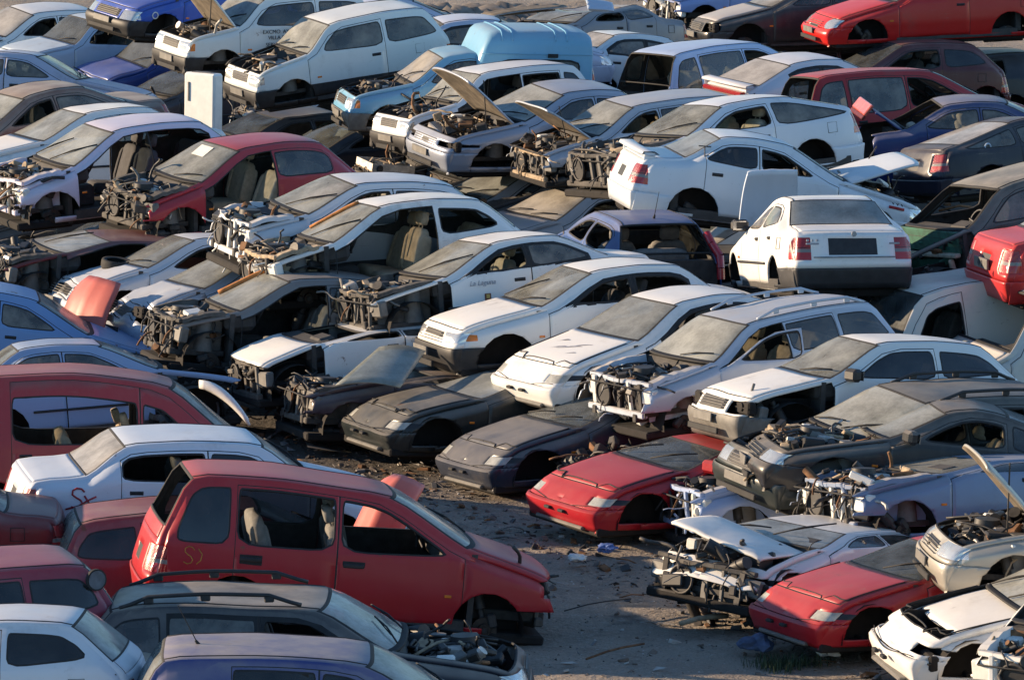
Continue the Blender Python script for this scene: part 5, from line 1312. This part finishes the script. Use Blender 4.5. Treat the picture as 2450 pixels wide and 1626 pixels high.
for i in range(n+1):
    rr=[]
    for j in range(n+1):
        x=lerp(-4.5,2.5,i/n);y=lerp(111,124,j/n); e=math.sin(PI*i/n)*math.sin(PI*j/n)
        z=e*(.55+.12*math.sin(x*2.1+y)+.10*math.sin(x*5.3-y*3.1)+.06*math.sin(x*9+y*7)+.05*RND.uniform(-1,1))-.1
        rr.append((x,y,z))
    P.append(rr)
b.sheet(P,0,True,True); tag(link('rubble_heap',b.mesh('rubble_heap',[plain('grey_brown_rubble',(.17,.145,.12),.95,var=.5,scale=2.5)])),'low grey-brown rubble heap beyond the last cars','rubble',kind='stuff')
scatter('rubble_bits','broken scrap spread over the rubble beyond the last cars',500,lambda r:(r.uniform(-4.5,3),r.uniform(109,122),0),14,ST,.15,.7)
def copy_tree(o,parent=None):
    c=o.copy(); COL.objects.link(c); c.parent=parent
    for ch in list(o.children): copy_tree(ch,c)
    return c
# ------------------------------------------------------------------ ground, light, camera
def ground_mat():
    m,nt,b=newmat('trodden_earth')
    a=nz(nt,.35,8,.62);c=nz(nt,2.2,8,.65);d=nz(nt,16,4,.6);r_=nz(nt,1.0,5,.6,vec=(2.2,.35,1)); g_=nz(nt,42,3,.6); o_=nz(nt,.9,4,.6)
    col=mixc(nt,mr(nt,a.outputs['Fac'],.35,.65),(.255,.208,.165),(.335,.285,.23))
    col=mixc(nt,mr(nt,r_.outputs['Fac'],.5,.66,0,.6),col,(.21,.18,.155))
    col=mixc(nt,mr(nt,c.outputs['Fac'],.52,.70,0,.8),col,(.15,.125,.10))
    col=mixc(nt,mr(nt,o_.outputs['Fac'],.62,.70,0,.8),col,(.06,.052,.045))
    col=mixc(nt,mr(nt,d.outputs['Fac'],.56,.70,0,.7),col,(.40,.37,.33))
    col=mixc(nt,mr(nt,g_.outputs['Fac'],.52,.66,0,.65),col,(.13,.11,.095))
    col=mixc(nt,mr(nt,g_.outputs['Fac'],.28,.36,.5,0),col,(.42,.40,.36))
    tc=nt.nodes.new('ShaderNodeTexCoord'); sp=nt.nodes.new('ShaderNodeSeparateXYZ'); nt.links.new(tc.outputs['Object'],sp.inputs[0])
    # dark dirt tone that paints in shade where the cars are piled: beyond the line of the right-hand row and the back rows
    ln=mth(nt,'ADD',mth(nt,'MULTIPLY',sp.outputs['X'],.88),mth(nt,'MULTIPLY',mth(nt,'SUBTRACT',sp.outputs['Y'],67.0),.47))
    pile_shade=mr(nt,mth(nt,'ADD',ln,mth(nt,'MULTIPLY',c.outputs['Fac'],1.2)),.7,1.9)
    pile_shade=mth(nt,'MAXIMUM',pile_shade,mr(nt,mth(nt,'ADD',sp.outputs['Y'],mth(nt,'MULTIPLY',c.outputs['Fac'],1.5)),67.2,69.2))
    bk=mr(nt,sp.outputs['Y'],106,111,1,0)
    col=mixc(nt,mth(nt,'MULTIPLY',mth(nt,'MULTIPLY',pile_shade,bk),.85),col,(.045,.038,.032))
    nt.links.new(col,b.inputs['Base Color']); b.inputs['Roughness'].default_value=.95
    bp=nt.nodes.new('ShaderNodeBump'); bp.inputs['Strength'].default_value=1; bp.inputs['Distance'].default_value=.10
    nt.links.new(mth(nt,'ADD',c.outputs['Fac'],mth(nt,'ADD',mth(nt,'MULTIPLY',d.outputs['Fac'],.4),mth(nt,'MULTIPLY',g_.outputs['Fac'],.12))),bp.inputs['Height']); nt.links.new(bp.outputs[0],b.inputs['Normal'])
    return m
GM=ground_mat()
rs=np.random.RandomState(3)
def hfun(x,y):
    z=0
    for k,(a,s) in enumerate(((.05,.35),(.03,1.1),(.014,3.1))):
        z=z+a*np.sin(x*s*1.3+k*2+np.sin(y*s*.7+k))*np.cos(y*s+k*1.7+np.sin(x*s*.9))
    return z-.06
nx,ny=150,260
xs=np.linspace(-14,15,nx);ys=np.linspace(46,128,ny)
X,Y=np.meshgrid(xs,ys); Z=hfun(X,Y)
V=np.stack([X.ravel(),Y.ravel(),Z.ravel()],1).tolist()
F=[(j*nx+i,j*nx+i+1,(j+1)*nx+i+1,(j+1)*nx+i) for j in range(ny-1) for i in range(nx-1)]
o0=len(V); V+=[(-900,-300,-.2),(900,-300,-.2),(900,1800,-.2),(-900,1800,-.2)]; F.append((o0,o0+1,o0+2,o0+3))
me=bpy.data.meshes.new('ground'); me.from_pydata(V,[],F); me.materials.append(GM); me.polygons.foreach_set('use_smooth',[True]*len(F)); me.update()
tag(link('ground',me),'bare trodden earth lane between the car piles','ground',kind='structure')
w=bpy.data.worlds.new('World'); SC.world=w; w.use_nodes=True; nt=w.node_tree
sky=nt.nodes.new('ShaderNodeTexSky'); sky.sky_type='NISHITA'; sky.sun_disc=False
AZ=math.radians(SUNROT); EL=math.radians(SUNEL)
sky.sun_elevation=EL; sky.sun_rotation=AZ; sky.air_density=1.0; sky.dust_density=0.1; sky.ozone_density=3
tn_=nt.nodes.new('ShaderNodeMix'); tn_.data_type='RGBA'; tn_.blend_type='MULTIPLY'; tn_.inputs[0].default_value=1; tn_.inputs[7].default_value=(.92,1,1.03,1); nt.links.new(sky.outputs[0],tn_.inputs[6]); nt.links.new(tn_.outputs[2],nt.nodes['Background'].inputs[0]); nt.nodes['Background'].inputs[1].default_value=SKYS
sun=bpy.data.lights.new('sun','SUN'); sun.energy=SUNS; sun.angle=math.radians(.6); sun.color=(1,.745,.49)
so=bpy.data.objects.new('sun',sun); COL.objects.link(so)
sd=Vector((-math.cos(EL)*math.sin(AZ),math.cos(EL)*math.cos(AZ),math.sin(EL)))
so.rotation_euler=(-sd).to_track_quat('-Z','Y').to_euler(); so.location=(-20,60,30)
cd=bpy.data.cameras.new('camera'); cd.sensor_width=36; cd.lens=36*14001.814/2450; cd.clip_end=4000; cd.clip_start=1
co=bpy.data.objects.new('camera',cd); COL.objects.link(co); co.location=(0,0,12.45); co.rotation_euler=(PI/2-math.radians(9),0,0)
SC.camera=co
SC.view_settings.view_transform='Standard'; SC.view_settings.look='None'; SC.view_settings.gamma=1; SC.view_settings.use_curve_mapping=False; SC.view_settings.exposure=EXPO
SC.cycles.max_bounces=8; SC.cycles.transparent_max_bounces=12
